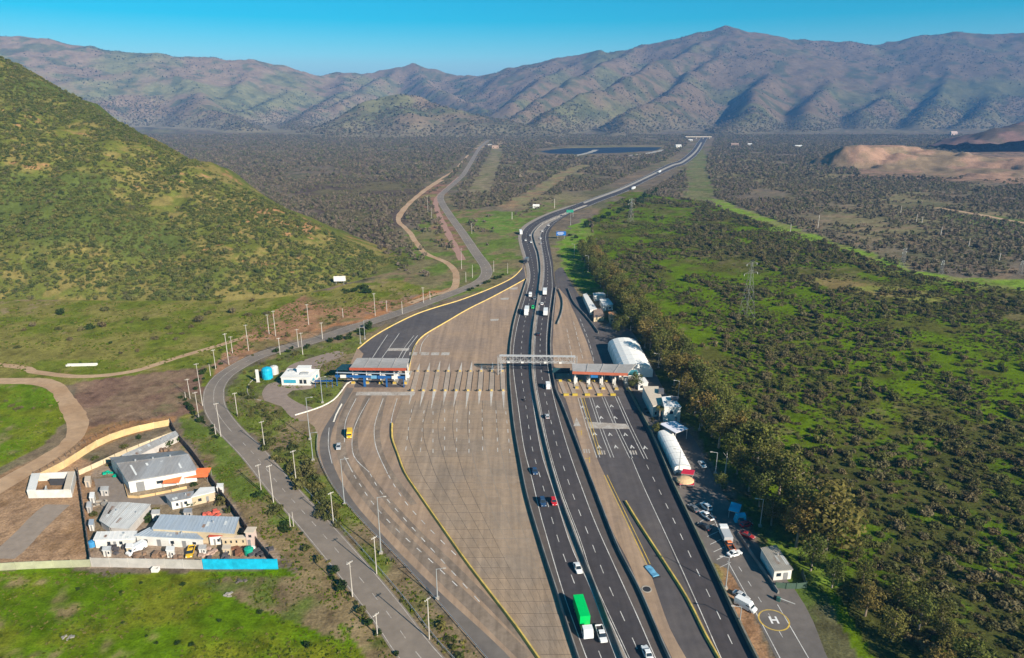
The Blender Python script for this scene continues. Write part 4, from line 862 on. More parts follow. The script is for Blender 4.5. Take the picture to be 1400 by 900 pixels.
# blue sign gantry in front of the left canopy
g0, g1 = U(458, 513, 5.2), U(553, 515, 5.2); c = (g0 + g1) / 2; c.z = 0; o = thing('sign_gantry', 'blue lane sign gantry in front of the left toll canopy', 'gantry', c); a, b = g0 - c, g1 - c
MB().wall([a - Vector((0, 0, 5.2)), b - Vector((0, 0, 5.2))], .5, 4.3, 5.3).build('beam', BLUE, o)
MB().wall([a + Vector((0, 1.6, -5.2)), b + Vector((0, 1.6, -5.2))], .3, 5.6, 6.0).build('beam', M('beam_grey', (.3, .34, .38), .6, .1, 1), o)
for t, w in ((.02, .5), (.42, 2.2), (.74, 1.5), (.985, .6)):
    p = a.lerp(b, t); MB().box(p.x, p.y, 2.15, w * .45, .6, 4.3).build('leg', BLUE, o)
for t in (.12, .3, .56, .66, .86): p = a.lerp(b, t); MB().box(p.x, p.y - .35, 4.8, 2.6, .15, 1.5).build('lane_sign', (WW, BLUE, M('sky_sign', (.12, .3, .45), .5, .1, 1), BLUE, WW)[int(t * 5) % 5], o)
# footbridge railing left of it
p = U(447, 530); o = thing('stair_frame', 'blue steel stair and walkway frame left of the toll gantry', 'walkway', p)
for x in (-5, -2.5, 0, 2.5): MB().tube((x, 0, 0), (x, 0, 4.2), .12).build('post', BLUE, o)
MB().box(-1.2, 0, 3.2, 8, 1.4, .15).build('deck', BLUE, o); MB().box(-1.2, -.7, 4.2, 8, .08, .1).build('rail', STEEL, o); MB().box(-1.2, .7, 4.2, 8, .08, .1).build('rail', STEEL, o)
CB, QB, cB = canopy('toll_canopy', 'right toll canopy with orange-red fascia over the exit lanes', [(783, 508), (858, 510.5), (869, 498.5), (782, 497)], 7.0, .6, (.05, .3, .53, .76, .98), M('orange_fascia', (.42, .12, .065), .6, .12, 1), (.06, .28, .5, .72, .92))
p = QB[1] - Vector((0, 0, 7)); MB().box(p.x + 2.0, p.y + 3.2, 6.0, 6, 3.5, 1.2, .05).build('sign_box', M('teal_sign', (.06, .25, .28), .5, .1, 1), CB); MB().box(QB[0].lerp(QB[1], .4).x, QB[0].y - .5, 5.0, 3.2, .2, 1.5).build('lane_sign', M('blue_sign', (.02, .14, .36), .5, .1, 1), CB)
# abandoned toll islands across the open plaza
backx = [566, 580, 599, 613, 629, 643.5, 658, 673, 687]; frontx = [564, 579, 594, 609, 624, 640, 656, 672, 688]
GORE = M('gore_paint', (.52, .48, .43), .85, .2, 1.0, c2=(.42, .37, .32))
BLK = M('black_rubber', (.02, .02, .02), .9, .1, 1); SLABW = M('island_concrete', (.36, .285, .225), .9, .14, .6, c2=(.31, .245, .19), rand=.05)
for k in range(9):
    a, b = U(frontx[k], 535), U(backx[k] if k > 1 else (571, 585)[k], 508.5); c = (a + b) / 2
    o = thing('toll_island', 'bare concrete toll island on the open plaza, %s from the left canopy' % nth(k + 1), 'toll island', c, 0, 'toll islands on the open plaza')
    a, b = a - c, b - c; d = (b - a).normalized(); n = Vector((-d.y, d.x, 0)) * 1.05
    MB().hexa([a + n, a - n, b - n, b + n], [q + Vector((0, 0, .28)) for q in (a + n, a - n, b - n, b + n)]).build('slab', SLABW, o)
    MB().hexa([a - n * 1.02, a - n * 1.3, b - n * 1.3, b - n * 1.02], [q + Vector((0, 0, .2)) for q in (a - n * 1.02, a - n * 1.3, b - n * 1.3, b - n * 1.02)]).build('gutter', BLK, o) if k > 2 else None
    MB().add([a + n * .7 + Vector((0, 0, .075)), a - n * .7 + Vector((0, 0, .075)), a - d * (15 + k % 3 * 2) + Vector((0, 0, .075))], [(0, 1, 2)]).build('gore_marking', GORE, o); m = MB(); m.add([b + n * .7 + Vector((0, 0, .075)), b - n * .7 + Vector((0, 0, .075)), b + d * (11 + k % 3 * 2) + Vector((0, 0, .075))], [(0, 1, 2)]); m.build('gore_marking', GORE, o)
    for q, mt in ((a, KERBY), (b, KERBY)): MB().box(q.x, q.y, .5, .9, .8, .6).build('bumper', mt, o); MB().box(q.x - 1.3, q.y, .45, .5, .5, .9).build('bollard', BLK, o)
# islands of the right canopy, yellow ends
for k, (x, xb) in enumerate(((774, 766), (786, 778), (803, 794), (820, 811), (838, 828))):
    a, b = U(x, 541), U(xb, 522); c = (a + b) / 2; o = thing('toll_island', 'yellow-ended toll island of the right canopy, %s from the motorway' % nth(k + 1), 'toll island', c, 0, 'toll islands of the right canopy'); a, b = a - c, b - c; d = (b - a).normalized(); n = Vector((-d.y, d.x, 0)) * .9
    MB().hexa([a + n, a - n, b - n, b + n], [q + Vector((0, 0, .26)) for q in (a + n, a - n, b - n, b + n)]).build('slab', SLABW, o); MB().box(a.x, a.y, .5, 2.2, 1.0, .8).build('bumper', M('bright_yellow', (.50, .36, .05), .7, .12, 1), o); MB().box(b.x, b.y, .5, 1.4, 1.0, .8).build('bumper', MATS['bright_yellow'], o)
# white lattice gantry over the motorway
ga, gb = U(683, 512), U(786, 513.5); c = (ga + gb) / 2; o = thing('lattice_gantry', 'white lattice truss gantry spanning both motorway carriageways', 'gantry', c); a, b = ga - c, gb - c; zb, zt = 6.4, 9.4
ax = (b - a).normalized(); n = Vector((-ax.y, ax.x, 0)) * 1.0
for q in (a, b):
    m = MB()
    for s1 in (-1, 1):
        for s2 in (-1, 1): m.tube(q + n * s1 + ax * s2 * .7, q + n * s1 + ax * s2 * .7 + Vector((0, 0, zt)), .10, n=5)
    for i in range(6):
        z = i * 1.5
        for s in (-1, 1): m.tube(q + n * s - ax * .7 + Vector((0, 0, z)), q + n * s + ax * .7 + Vector((0, 0, z + 1.5)), .07, n=4); m.tube(q + ax * s * .7 - n + Vector((0, 0, z)), q + ax * s * .7 + n + Vector((0, 0, z + 1.5)), .07, n=4)
    m.build('leg', LATT, o)
m = MB()
for z in (zb, zt):
    for s in (-1, 1): m.tube(a + n * s + Vector((0, 0, z)), b + n * s + Vector((0, 0, z)), .12, n=5)
m.build('chord', LATT, o); m = MB(); L = (b - a).length; N_ = 18
for i in range(N_):
    p, q = a.lerp(b, i / N_), a.lerp(b, (i + 1) / N_); z0, z1 = (zb, zt) if i % 2 else (zt, zb)
    for s in (-1, 1): m.tube(p + n * s + Vector((0, 0, z0)), q + n * s + Vector((0, 0, z1)), .065, n=4); m.tube(p + n * s + Vector((0, 0, zb)), p + n * s + Vector((0, 0, zt)), .055, n=4)
    m.tube(p + n + Vector((0, 0, zt)), q - n + Vector((0, 0, zt)), .09, n=4); m.tube(p - n + Vector((0, 0, zb)), q + n + Vector((0, 0, zb)), .09, n=4); m.tube(p + n + Vector((0, 0, zt)), p - n + Vector((0, 0, zt)), .08, n=4)
m.build('bracing', LATT, o)
MB().wall([a + Vector((0, 0, 0)), b], 1.1, zt - .05, zt + .05).build('walkway', M('walk_grating', (.42, .42, .42), .7, .1, 1), o)
for t in (.12, .3, .6, .8): p = a.lerp(b, t); MB().box(p.x, p.y - 1.2, zb + .2, 1.2, .5, .7).build('camera_box', WW, o)
p = U(752, 513); o = thing('sign_board', 'dark blue sign wall beside the right end of the gantry', 'sign', p + Vector((2, 0, 0))); MB().box(3.2, 0, 2.2, 8.0, .3, 2.6).build('panel', TEAL, o); MB().box(0, .1, 1.3, .3, .3, 2.6).build('leg', STEEL, o); MB().box(6.4, .1, 1.3, .3, .3, 2.6).build('leg', STEEL, o)

# --- service area on the right
SERV = S('service_road', MB().flat(CP([(862, 528), (880, 566), (897, 600), (918, 652), (945, 708), (972, 768), (995, 778), (1030, 838), (1062, 902), (1110, 1000)], 4) + CP([(1180, 1000), (1128, 892), (1112, 850), (1086, 805), (1050, 765), (1020, 722), (992, 680), (972, 645), (952, 605), (930, 575), (905, 528), (880, 480), (862, 452), (838, 440), (826, 448)], 4), .028), M('service_asphalt', (.145, .125, .112), .9, .16, .3, c2=(.12, .105, .095), scale2=.06))
mk = MB()
for a in ([(995, 768), (1026, 824), (1057, 882), (1105, 975)], [(1063, 827), (1095, 882), (1140, 960)], [(972, 700), (985, 730), (998, 762)]): line(mk, CP(a, 3), .2, .05)
for i in range(9):
    x, y = 949 + i * 4.4, 692 + i * 10.5; line(mk, WP([(x, y), (x + 15, y - 7)]), .18, .05)
dashes(mk, CP([(1010, 775), (1045, 830), (1075, 880)], 3), .16, .05, 2, 6)
S('lane_marking', mk, WHITE, SERV)
p = U(1058, 848); m = MB(); n = 40
m.strip([(p.x + 3.7 * math.cos(6.2832 * k / n), p.y + 3.7 * math.sin(6.2832 * k / n)) for k in range(n + 1)], [(p.x + 3.35 * math.cos(6.2832 * k / n), p.y + 3.35 * math.sin(6.2832 * k / n)) for k in range(n + 1)], .052); S('helipad_circle', m, YELL, SERV)
m = MB(); rz = .1
for dx, dy, sx, sy in ((-.75, 0, .45, 2.4), (.75, 0, .45, 2.4), (0, 0, 1.1, .45)): m.box(p.x + dx, p.y + dy, .05, sx, sy, .006, 0)
S('helipad_letter', m, M('helipad_white', (.72, .7, .68), .8, .1, 1), SERV)
flatb('white_shed', 'small white block shed with dusty roof beside the helipad road', [(1059, 780), (1083, 778), (1061, 746), (1041, 750)], 3.2, WW, M('dusty_roof', (.40, .34, .27), .9, .2, .4, c2=(.33, .32, .29)), cat='shed', door=((.55, .8, 0, 2.2),), win=((.15, .4, 1.2, 2.2),), seams=10)
panelwall('yard_fence', 'green mesh fence enclosing the ground below the white shed', [(1060, 804), (1082, 806), (1102, 804), (1096, 786)], 1.8, 2.6, M('mesh_green', (.06, .10, .07), .7, .1, 1), th=.05, smooth=False, cat='fence')
# arched white hangar tent
def vault(name, label, f, b, w, ez, tz, cat='tent'):
    f, b = U(*f), U(*b); c = (f + b) / 2; d = (b - f).normalized(); n = Vector((d.y, -d.x, 0)); o = thing(name, label, cat, c); f, b = f - c, b - c
    prof = [(-w / 2, 0), (-w / 2, ez)] + [(w / 2 * -math.cos(math.pi * t), ez + (tz - ez) * math.sin(math.pi * t)) for t in (.12, .25, .375, .5, .625, .75, .88)] + [(w / 2, ez), (w / 2, 0)]
    NB = 6
    for i in range(NB):
        p, q = f.lerp(b, i / NB), f.lerp(b, (i + 1) / NB); m = MB(); A = [p + d * .05 + n * x + Vector((0, 0, z)) for x, z in prof]; B = [q - d * .05 + n * x + Vector((0, 0, z)) for x, z in prof]
        m.strip(A, B); m.build('fabric_bay', TENT, o, smooth=False)
        m = MB(); 
        for (u, v), (u2, v2) in zip(prof, prof[1:]): m.tube(p + n * u * 1.005 + Vector((0, 0, v * 1.005)), p + n * u2 * 1.005 + Vector((0, 0, v2 * 1.005)), .09, n=4)
        m.build('rib', STEEL, o)
    for q in (f + d * .02, b - d * .02): MB().add([q + n * x + Vector((0, 0, z)) for x, z in prof], [tuple(range(len(prof)))]).build('end_wall', TENT, o)
vault('hangar_tent', 'big arched white hangar tent behind the right toll canopy', (869, 516), (851.5, 478), 15.5, 3.2, 6.6)
vault('long_tent', 'long narrow white tent roof beside the exit lanes', (933, 648), (909, 599), 5.6, 2.4, 3.4)
# office block
o, Q = flatb('service_office', 'two storey white office block beside the trees', [(908.5, 556), (931, 556), (919, 541.5), (905, 543)], 6.6, WW, WROOF, win=((.35, .55, 3.4, 4.6),), door=((.68, .84, 0, 2.2),), side=((.3, .45, 3.6, 4.8), (.6, .75, 3.6, 4.8)), cat='office')
rf = [c for c in o.children if c.name.startswith('roof')][0]
MB().box(2.2, 1.5, 7.2, 3.0, 2.0, 1.2, -.2).build('air_unit', M('unit_dark', (.12, .12, .13), .7, .1, 1), rf); MB().box(-1, -1, 6.9, 1.5, 1.2, .6, -.2).build('air_unit', STEEL, rf)
o, Q = flatb('service_office', 'lower white office wing with tan roof towards the hangar tent', [(893, 555), (907, 551), (900, 528.5), (879, 528.5)], 5.2, WW, TANROOF, win=((.2, .4, 1, 2.2), (.6, .8, 1, 2.2)), cat='office'); rf = [c for c in o.children if c.name.startswith('roof')][0]; MB().box(3.4, 3, 5.7, 2.2, 4.2, 1.0, -.2).build('air_unit', MATS['unit_dark'], rf)
flatb('gatehouse', 'small white gatehouse between the hangar tent and offices', [(873, 524), (886, 523), (881, 516), (870, 517)], 3.4, WW, WROOF, win=((.2, .5, 1, 2.2),), cat='hut')
def flycanopy(name, label, roof, h, mat, cat='canopy', sag=.0):
    R = [U(x, y, h) for x, y in roof]; c = cen(R); c.z = 0; o = thing(name, label, cat, c); Q = [p - c for p in R]
    MB().hexa([p - Vector((0, 0, .15)) for p in Q], Q).build('roof', mat, o)
    for p in grow(Q, -.4): MB().tube((p.x, p.y, 0), (p.x, p.y, h - .1), .09).build('column', STEEL, o)
    m = MB()
    for i in range(4): m.tube(Q[i] - Vector((0, 0, .22)), Q[(i + 1) % 4] - Vector((0, 0, .22)), .07, n=4)
    m.build('frame', STEEL, o)
    return o
flycanopy('car_canopy', 'flat lilac-white canopy in front of the white office block', [(901, 579), (924, 592), (941, 586), (923, 575.5)], 4.5, M('lilac_canopy', (.68, .67, .74), .6, .05, 1))
flycanopy('kiosk_canopy', 'small crimson canopy at the end of the long tent', [(931, 647), (948, 649), (950, 643), (934, 641)], 2.8, M('crimson', (.52, .02, .05), .6, .1, 1))
o = flycanopy('kiosk', 'red framed kiosk with sandy round roof below the crimson canopy', [(929, 662), (949, 663), (949, 655), (930, 653)], 1.6, MATS['crimson'], 'kiosk'); tm = MB(); tm.loft([[(3.0 * f * math.cos(6.2832 * k / 16) - .6, 2.6 * f * math.sin(6.2832 * k / 16) + .4, z) for k in range(16)] for f, z in ((1, 1.65), (.9, 2.2), (.5, 2.7), (.1, 2.85))]); tm.build('dome', M('sandy_dome', (.60, .40, .22), .8, .1, 1), o)
o = flycanopy('blue_tarp_stall', 'turquoise tarp stall at the shaded edge of the parking area', [(996, 697), (1010, 701), (1014, 690), (1000, 686)], 2.9, TURQ, 'stall'); MB().hexa([(-1, -4, 0), (2.5, -4, 0), (2.5, -2.2, 0), (-1, -2.2, 0)], [(-.6, -3.8, 2.2), (2.2, -3.8, 2.4), (2.2, -2.4, 2.6), (-.6, -2.4, 2.4)]).build('side_tarp', TURQ, o)
# buildings at the upper end of the exit ramp
flatb('roadside_house', 'long white low house beside the upper exit ramp', [(807, 424), (816, 422), (802, 401), (797, 403)], 3.2, WW, WROOF, cat='house', win=((.3, .6, 1, 2),))
flatb('roadside_house', 'white house with flat bright roof among trees by the ramp', [(825, 418), (838, 416), (832, 408), (820, 409)], 3.6, WW, WROOF, cat='house', door=((.3, .45, 0, 2.1),), win=((.6, .8, 1, 2),))
flatb('roadside_house', 'farthest white house of the group beside the exit ramp', [(813, 405), (828, 403), (824, 399.5), (811, 401)], 3.4, WW, WROOF, cat='house')
flatb('roadside_house', 'small house with orange tile roof beside the exit ramp', [(834, 434), (844, 433), (841, 425), (832, 427)], 3.6, CREAM, M('orange_tile', (.55, .26, .12), .85, .15, 1), cat='house', win=((.2, .4, 1, 2), (.6, .8, 1, 2)))
flatb('roadside_house', 'brown roofed shed between the white houses by the ramp', [(812, 434), (826, 432), (822, 421), (812, 423)], 2.8, CREAM, M('brown_roof', (.27, .19, .15), .9, .15, .6), cat='shed')
# far houses
def far(name, label, px, py, w, d, h, wm, rm):
    w, d, h = w * .7, d * .7, h * .7; p = U(px, py); o = thing(name, label, 'house', p, random.Random(px).uniform(-.4, .4)); MB().box(0, 0, h / 2, w, d, h).build('wall', wm, o)
    m = MB(); m.add([(-w * .55, -d * .55, h), (w * .55, -d * .55, h), (w * .55, d * .55, h), (-w * .55, d * .55, h), (-w * .5, 0, h * 1.4), (w * .5, 0, h * 1.4)], [(0, 1, 5, 4), (2, 3, 4, 5), (1, 2, 5), (3, 0, 4), (3, 2, 1, 0)]); m.build('roof', rm, o)
    for x in (-.28, .28): MB().box(w * x, -d / 2 - .1, h * .5, w * .14, .3, h * .35).build('window', GLASS, o)
far('far_house', 'large pale pink building on the far plain below the mountains', 1303, 186, 30, 20, 17, M('pink_far', (.50, .38, .33), .9, .05, 1), MATS['pink_far'])
far('far_house', 'low white house left of the pale pink building', 1092, 201, 34, 14, 5, WW, WROOF)
far('far_house', 'white house beside the far end of the motorway', 927, 202, 22, 14, 9, WW, TINP)
far('far_house', 'tiny white house left of the far motorway end', 944, 193, 16, 10, 6, WW, WROOF)
far('far_house', 'tiny white house right of the far motorway end', 1025, 199, 16, 12, 6, WW, WROOF)
far('far_house', 'brown far house on the red earth cut', 1004, 200, 30, 18, 9, M('red_far', (.30, .21, .17), .9, .05, 1), MATS['red_far'])
far('far_house', 'white house standing between the two valley roads', 733, 284.5, 11, 6, 4.5, WW, WROOF)
far('far_house', 'grey roofed farm building at the far end of the old road', 668, 200, 26, 16, 6, CREAM, TINP)
far('far_house', 'orange farm building right of the old road end', 677, 203, 26, 14, 8, M('orange_far', (.38, .26, .19), .9, .05, 1), MATS['orange_far'])
far('far_house', 'pale shed in the quarry on the orange earth', 1248, 222, 14, 9, 5, WW, WROOF)
p = U(956, 190); o = thing('overpass', 'far tan overpass where the motorway meets the mountains', 'bridge', p); MB().box(-4, 0, 7, 90, 14, 2).build('deck', TANROOF, o)
for x in (-40, -12, 12, 34): MB().box(x, 0, 3, 3, 10, 6).build('pier', PALE, o)
# ------------------------------------------------------------------ vehicles (local +Y is forward)
def paint(name, c): return M('paint_' + name, c, .35, .04, 1, spec=.5)
PA = {'white': (.72, .72, .71), 'silver': (.42, .43, .44), 'grey': (.13, .14, .15), 'blue': (.025, .06, .13), 'dark': (.025, .028, .035), 'red': (.50, .015, .02), 'yellow': (.70, .42, .02), 'green': (.0, .50, .10), 'orange': (.62, .15, .03), 'crimson': (.30, .02, .02)}
TYRE = M('tyre_rubber', (.018, .018, .018), .9, .1, 2); RIM = M('wheel_rim', (.4, .4, .41), .4, .05, 2, metal=.6)
LAMPW = M('head_lamp', (.75, .75, .72), .2, .05, 2, spec=.6); LAMPR = M('tail_lamp', (.45, .01, .01), .3, .05, 2); PLAST = M('dark_plastic', (.03, .03, .032), .7, .1, 2)
def ring(y, wb, zb, wt, zt): return [(-wb, y, zb), (wb, y, zb), (wb, y, zb + (zt - zb) * .55), (wt, y, zt), (-wt, y, zt), (-wb, y, zb + (zt - zb) * .55)]
def wheels(o, ys, hw, r, w=.22, detail=True):
    m = MB().tube((-w / 2, 0, 0), (w / 2, 0, 0), r, n=12).mesh('wheel'); m.materials.append(TYRE)
    rm = MB().tube((-w / 2 - .015, 0, 0), (w / 2 + .015, 0, 0), r * .55, n=8).mesh('rim'); rm.materials.append(RIM)
    for y in ys:
        for s in (-1, 1):
            k = bpy.data.objects.new('wheel', m); COL.objects.link(k); k.parent = o; k.location = (s * (hw - w / 2 + .02), y, r)
            if detail: q = bpy.data.objects.new('rim', rm); COL.objects.link(q); q.parent = k
def car(o, col, kind):
    c = paint(col, PA[col]); s = {'sedan': 0, 'hatch': 1, 'suv': 2, 'wagon': 1}[kind]
    L, hw, hh = ((2.2, .88, .0), (1.95, .86, .02), (2.25, .93, .16))[s]; gz_ = .9 + hh
    MB().loft([ring(-L, hw * .82, .42, hw * .78, .82 + hh), ring(-L + .22, hw * .97, .28, hw * .93, gz_ + .02), ring(-L * .3, hw, .24, hw * .95, gz_), ring(L * .42, hw, .24, hw * .95, gz_ - .02), ring(L - .3, hw * .96, .28, hw * .86, .74 + hh), ring(L, hw * .78, .38, hw * .68, .60 + hh)]).build('body', c, o)
    yr = (-L * .72, -L * .96, -L * .95)[s]; yr2 = (-L * .42, -L * .78, -L * .8)[s]; zt = (1.42, 1.46, 1.72)[s]
    MB().loft([[(-hw * .93, yr, gz_ - .05), (hw * .93, yr, gz_ - .05), (hw * .93, L * .46, gz_ - .05), (-hw * .93, L * .46, gz_ - .05)], [(-hw * .72, yr2, zt - .05), (hw * .72, yr2, zt - .05), (hw * .72, L * .1, zt - .05), (-hw * .72, L * .1, zt - .05)]]).build('windows', GLASS, o)
    r = MB(); r.loft([[(-hw * .76, yr2 - .06, zt - .06), (hw * .76, yr2 - .06, zt - .06), (hw * .76, L * .12, zt - .06), (-hw * .76, L * .12, zt - .06)], [(-hw * .68, yr2 + .04, zt + .03), (hw * .68, yr2 + .04, zt + .03), (hw * .68, L * .06, zt + .03), (-hw * .68, L * .06, zt + .03)]])
    r.build('roof', c, o)
    m = MB()
    for sx in (-1, 1): m.tube((sx * hw * .9, L * .44, gz_ - .03), (sx * hw * .72, L * .1, zt - .03), .045, n=4); m.build('pillar', c, o); m = MB(); m.tube((sx * hw * .9, yr, gz_ - .03), (sx * hw * .72, yr2, zt - .03), .06, n=4); m.build('pillar', c, o); m = MB()
    for sx in (-1, 1):
        MB().box(sx * hw * .6, L - .08, .6 + hh * .7, .36, .16, .16).build('headlight', LAMPW, o); MB().box(sx * hw * .68, -L + .04, .72 + hh, .28, .1, .2).build('tail_light', LAMPR, o); MB().box(sx * (hw + .06), L * .36, gz_ + .05, .16, .1, .12).build('mirror', c, o)
    wheels(o, (-L * .6, L * .62), hw, .33 + hh * .2)
def pickup(o, col):
    c = paint(col, PA[col]); hw = .92; L = 2.6
    MB().loft([ring(-.35, hw, .4, hw * .96, 1.0), ring(1.5, hw, .4, hw * .96, 1.02), ring(L - .25, hw * .97, .42, hw * .9, .98), ring(L, hw * .85, .5, hw * .8, .85)]).build('body', c, o)
    b = MB(); b.box(0, -1.48, .62, 1.8, 2.25, .3)
    b.build('bed_floor', PLAST, o); b = MB(); b.box(-.87, -1.48, .9, .1, 2.25, .5); b.box(.87, -1.48, .9, .1, 2.25, .5); b.box(0, -2.57, .9, 1.84, .1, .5); b.build('bed_wall', c, o)
    MB().loft([[(-.86, -.4, 1.0), (.86, -.4, 1.0), (.86, 1.45, 1.0), (-.86, 1.45, 1.0)], [(-.68, -.3, 1.66), (.68, -.3, 1.66), (.68, .75, 1.66), (-.68, .75, 1.66)]]).build('windows', GLASS, o)
    MB().loft([[(-.72, -.36, 1.63), (.72, -.36, 1.63), (.72, .82, 1.63), (-.72, .82, 1.63)], [(-.64, -.28, 1.74), (.64, -.28, 1.74), (.64, .72, 1.74), (-.64, .72, 1.74)]]).build('roof', c, o)
    for sx in (-1, 1): MB().box(sx * .62, L - .06, .78, .36, .16, .2).build('headlight', LAMPW, o); MB().box(sx * .86, -2.6, .9, .14, .08, .35).build('tail_light', LAMPR, o)
    wheels(o, (-1.55, 1.65), hw, .4)
def van(o, col, L=2.7, hh=2.2):
    c = paint(col, PA[col]); hw = .98
    MB().loft([ring(-L, hw * .95, .35, hw * .9, hh - .08), ring(-L + .15, hw, .3, hw * .92, hh), ring(L * .45, hw, .3, hw * .92, hh), ring(L * .72, hw, .3, hw * .9, 1.15), ring(L * .96, hw * .95, .32, hw * .85, .95), ring(L, hw * .85, .4, hw * .8, .8)]).build('body', c, o)
    MB().loft([[(-hw * .88, L * .735, 1.12), (hw * .88, L * .735, 1.12), (hw * .88, L * .69, 1.14), (-hw * .88, L * .69, 1.14)], [(-hw * .8, L * .49, hh - .18), (hw * .8, L * .49, hh - .18), (hw * .8, L * .44, hh - .2), (-hw * .8, L * .44, hh - .2)]]).build('windscreen', GLASS, o)
    for sx in (-1, 1): MB().box(sx * hw * .965, L * .34, hh * .68, .05, .9, .5).build('window', GLASS, o); MB().box(sx * hw * .7, L - .04, .75, .3, .12, .2).build('headlight', LAMPW, o); MB().box(sx * hw * .82, -L, .95, .16, .08, .4).build('tail_light', LAMPR, o)
    wheels(o, (-L * .6, L * .62), hw, .36)
def truck(o, cab, box, L=8.0, bh=3.6, gap=None, small=False):
    c = paint(cab, PA[cab]); b = paint(box, PA[box]); hw = 1.22
    MB().box(0, -.4, .75, .9, L - .4, .3).build('chassis', PLAST, o)
    y1 = L / 2; MB().loft([ring(y1 - 2.1, hw, .5, hw * .96, 2.75), ring(y1 - .5, hw, .5, hw * .94, 2.75), ring(y1 - .05, hw * .98, .5, hw * .92, 1.7), ring(y1, hw * .95, .55, hw * .9, 1.5)]).build('cab', c, o)
    MB().hexa([(-1.02, y1 - .12, 1.72), (1.02, y1 - .12, 1.72), (1.02, y1 - .06, 1.7), (-1.02, y1 - .06, 1.7)], [(-.98, y1 - .5, 2.55), (.98, y1 - .5, 2.55), (.98, y1 - .42, 2.55), (-.98, y1 - .42, 2.55)]).build('windscreen', GLASS, o)
    for sx in (-1, 1): MB().box(sx * 1.2, y1 - 1.1, 2.0, .08, .9, .7).build('window', GLASS, o); MB().box(sx * .9, y1 + .01, .85, .35, .08, .22).build('headlight', LAMPW, o); MB().box(sx * 1.38, y1 - .35, 2.1, .16, .1, .5).build('mirror', PLAST, o)
    yb0, yb1 = -L / 2, y1 - 2.3 - (gap or 0)
    MB().box(0, (yb0 + yb1) / 2, .95 + (bh - .95) / 2, 2.5, yb1 - yb0, bh - .95).build('cargo_box', b, o)
    if gap: MB().box(0, yb1 + gap / 2, 1.05, 2.4, gap - .1, .25).build('flat_deck', paint('orange', PA['orange']), o)
    ys = [-L / 2 + 1.0, -L / 2 + 2.2, y1 - 1.2] if L > 7 else [-L / 2 + 1.1, y1 - 1.1]
    wheels(o, ys, hw, .5, .3)
def moto(o):
    MB().loft([ring(-.55, .12, .6, .1, .85), ring(.2, .2, .5, .16, 1.0), ring(.6, .1, .6, .08, .95)]).build('frame', paint('dark', PA['dark']), o)
    for y in (-.7, .7): MB().tube((-.06, y, .32), (.06, y, .32), .32, n=12).build('wheel', TYRE, o)
    MB().tube((-.38, .5, 1.05), (.38, .5, 1.05), .03).build('handlebar', PLAST, o); MB().box(0, -.5, .9, .28, .6, .12).build('seat', PLAST, o)
def tangent(P, p):
    i = min(range(1, len(P) - 1), key=lambda k: (P[k] - p).length); return (P[i + 1] - P[i - 1]).normalized()
def put(kind, col, px, py, dr, label, cat='car', name=None, z=.1, **kw):
    p = U(px, py, z)
    if dr in ('T', 'A'): d = tangent(cMB, p) * (-1 if dr == 'T' else 1)
    else: d = (U(*dr, z) - p).normalized()
    o = thing(name or {'sedan': 'car', 'hatch': 'car', 'suv': 'car', 'wagon': 'car'}.get(kind, kind), label, cat, p, math.atan2(-d.x, d.y))
    if kind in ('sedan', 'hatch', 'suv', 'wagon'): car(o, col, kind)
    elif kind == 'pickup': pickup(o, col)
    elif kind == 'van': van(o, col, **kw)
    elif kind == 'truck': truck(o, col, **kw)
    elif kind == 'motorcycle': moto(o)
    return o
T_, A_ = 'T', 'A'
put('truck', 'white', 797, 852, T_, 'truck with white cab and bright green cargo box on the near carriageway', 'truck', box='green', L=11.5, bh=3.7, gap=1.6)
put('pickup', 'white', 822, 870, T_, 'white pickup driving alongside the green truck', 'pickup')
put('sedan', 'white', 790, 779, T_, 'white car just ahead of the green truck', 'car')
put('hatch', 'red', 757, 688, T_, 'red car beside a dark car on the motorway')
put('suv', 'blue', 742, 689, T_, 'dark blue SUV driving left of the red car', 'suv')
put('sedan', 'blue', 731, 646, T_, 'lone dark blue car on the motorway below the gantry')
put('motorcycle', 'dark', 717, 548, T_, 'dark motorcycle riding towards the viewer near the gantry', 'motorcycle')
put('truck', 'white', 720, 429, T_, 'white lorry coming down the left carriageway at the plaza tip', 'truck', box='white', L=10, bh=3.6)
put('van', 'white', 725, 405, T_, 'white van behind the lorry on the left carriageway', 'van')
put('hatch', 'green', 728.5, 421.5, T_, 'small green car next to the white lorry')
put('sedan', 'grey', 731, 409, T_, 'grey car beside the white van on the left carriageway')
put('sedan', 'white', 726, 332, T_, 'white car on the far bend of the left carriageway, lower one')
put('hatch', 'silver', 724.5, 323, T_, 'silver car on the far bend of the left carriageway, upper one')
put('sedan', 'white', 718.5, 329.5, T_, 'white car in the outer lane of the far bend')
put('sedan', 'white', 884.5, 895, A_, 'white car at the bottom edge of the right carriageway')
put('van', 'white', 749, 530, A_, 'small white box van passing under the gantry', 'van', hh=2.5)
put('hatch', 'silver', 748, 571, A_, 'silver car on the right carriageway below the gantry')
put('truck', 'white', 746, 430, A_, 'white lorry on the right carriageway, nearer of two', 'truck', box='white', L=9.5, bh=3.6)
put('truck', 'white', 745, 402, A_, 'white lorry on the right carriageway, farther of two', 'truck', box='white', L=10, bh=3.6)
put('sedan', 'white', 741, 416.5, A_, 'white car between the two lorries on the right carriageway')
put('sedan', 'dark', 736, 458, A_, 'dark car on the right carriageway above the gantry')
for x, y, c, l in ((739, 327, 'white', 'white car on the far bend of the right carriageway, middle of three'), (739.5, 334, 'silver', 'silver car on the far bend of the right carriageway, lowest of three'), (741.5, 317, 'white', 'white car on the far bend of the right carriageway, topmost of three'), (750, 309, 'white', 'white car leaving the far bend towards the mountains')): put('sedan', c, x, y, A_, l)
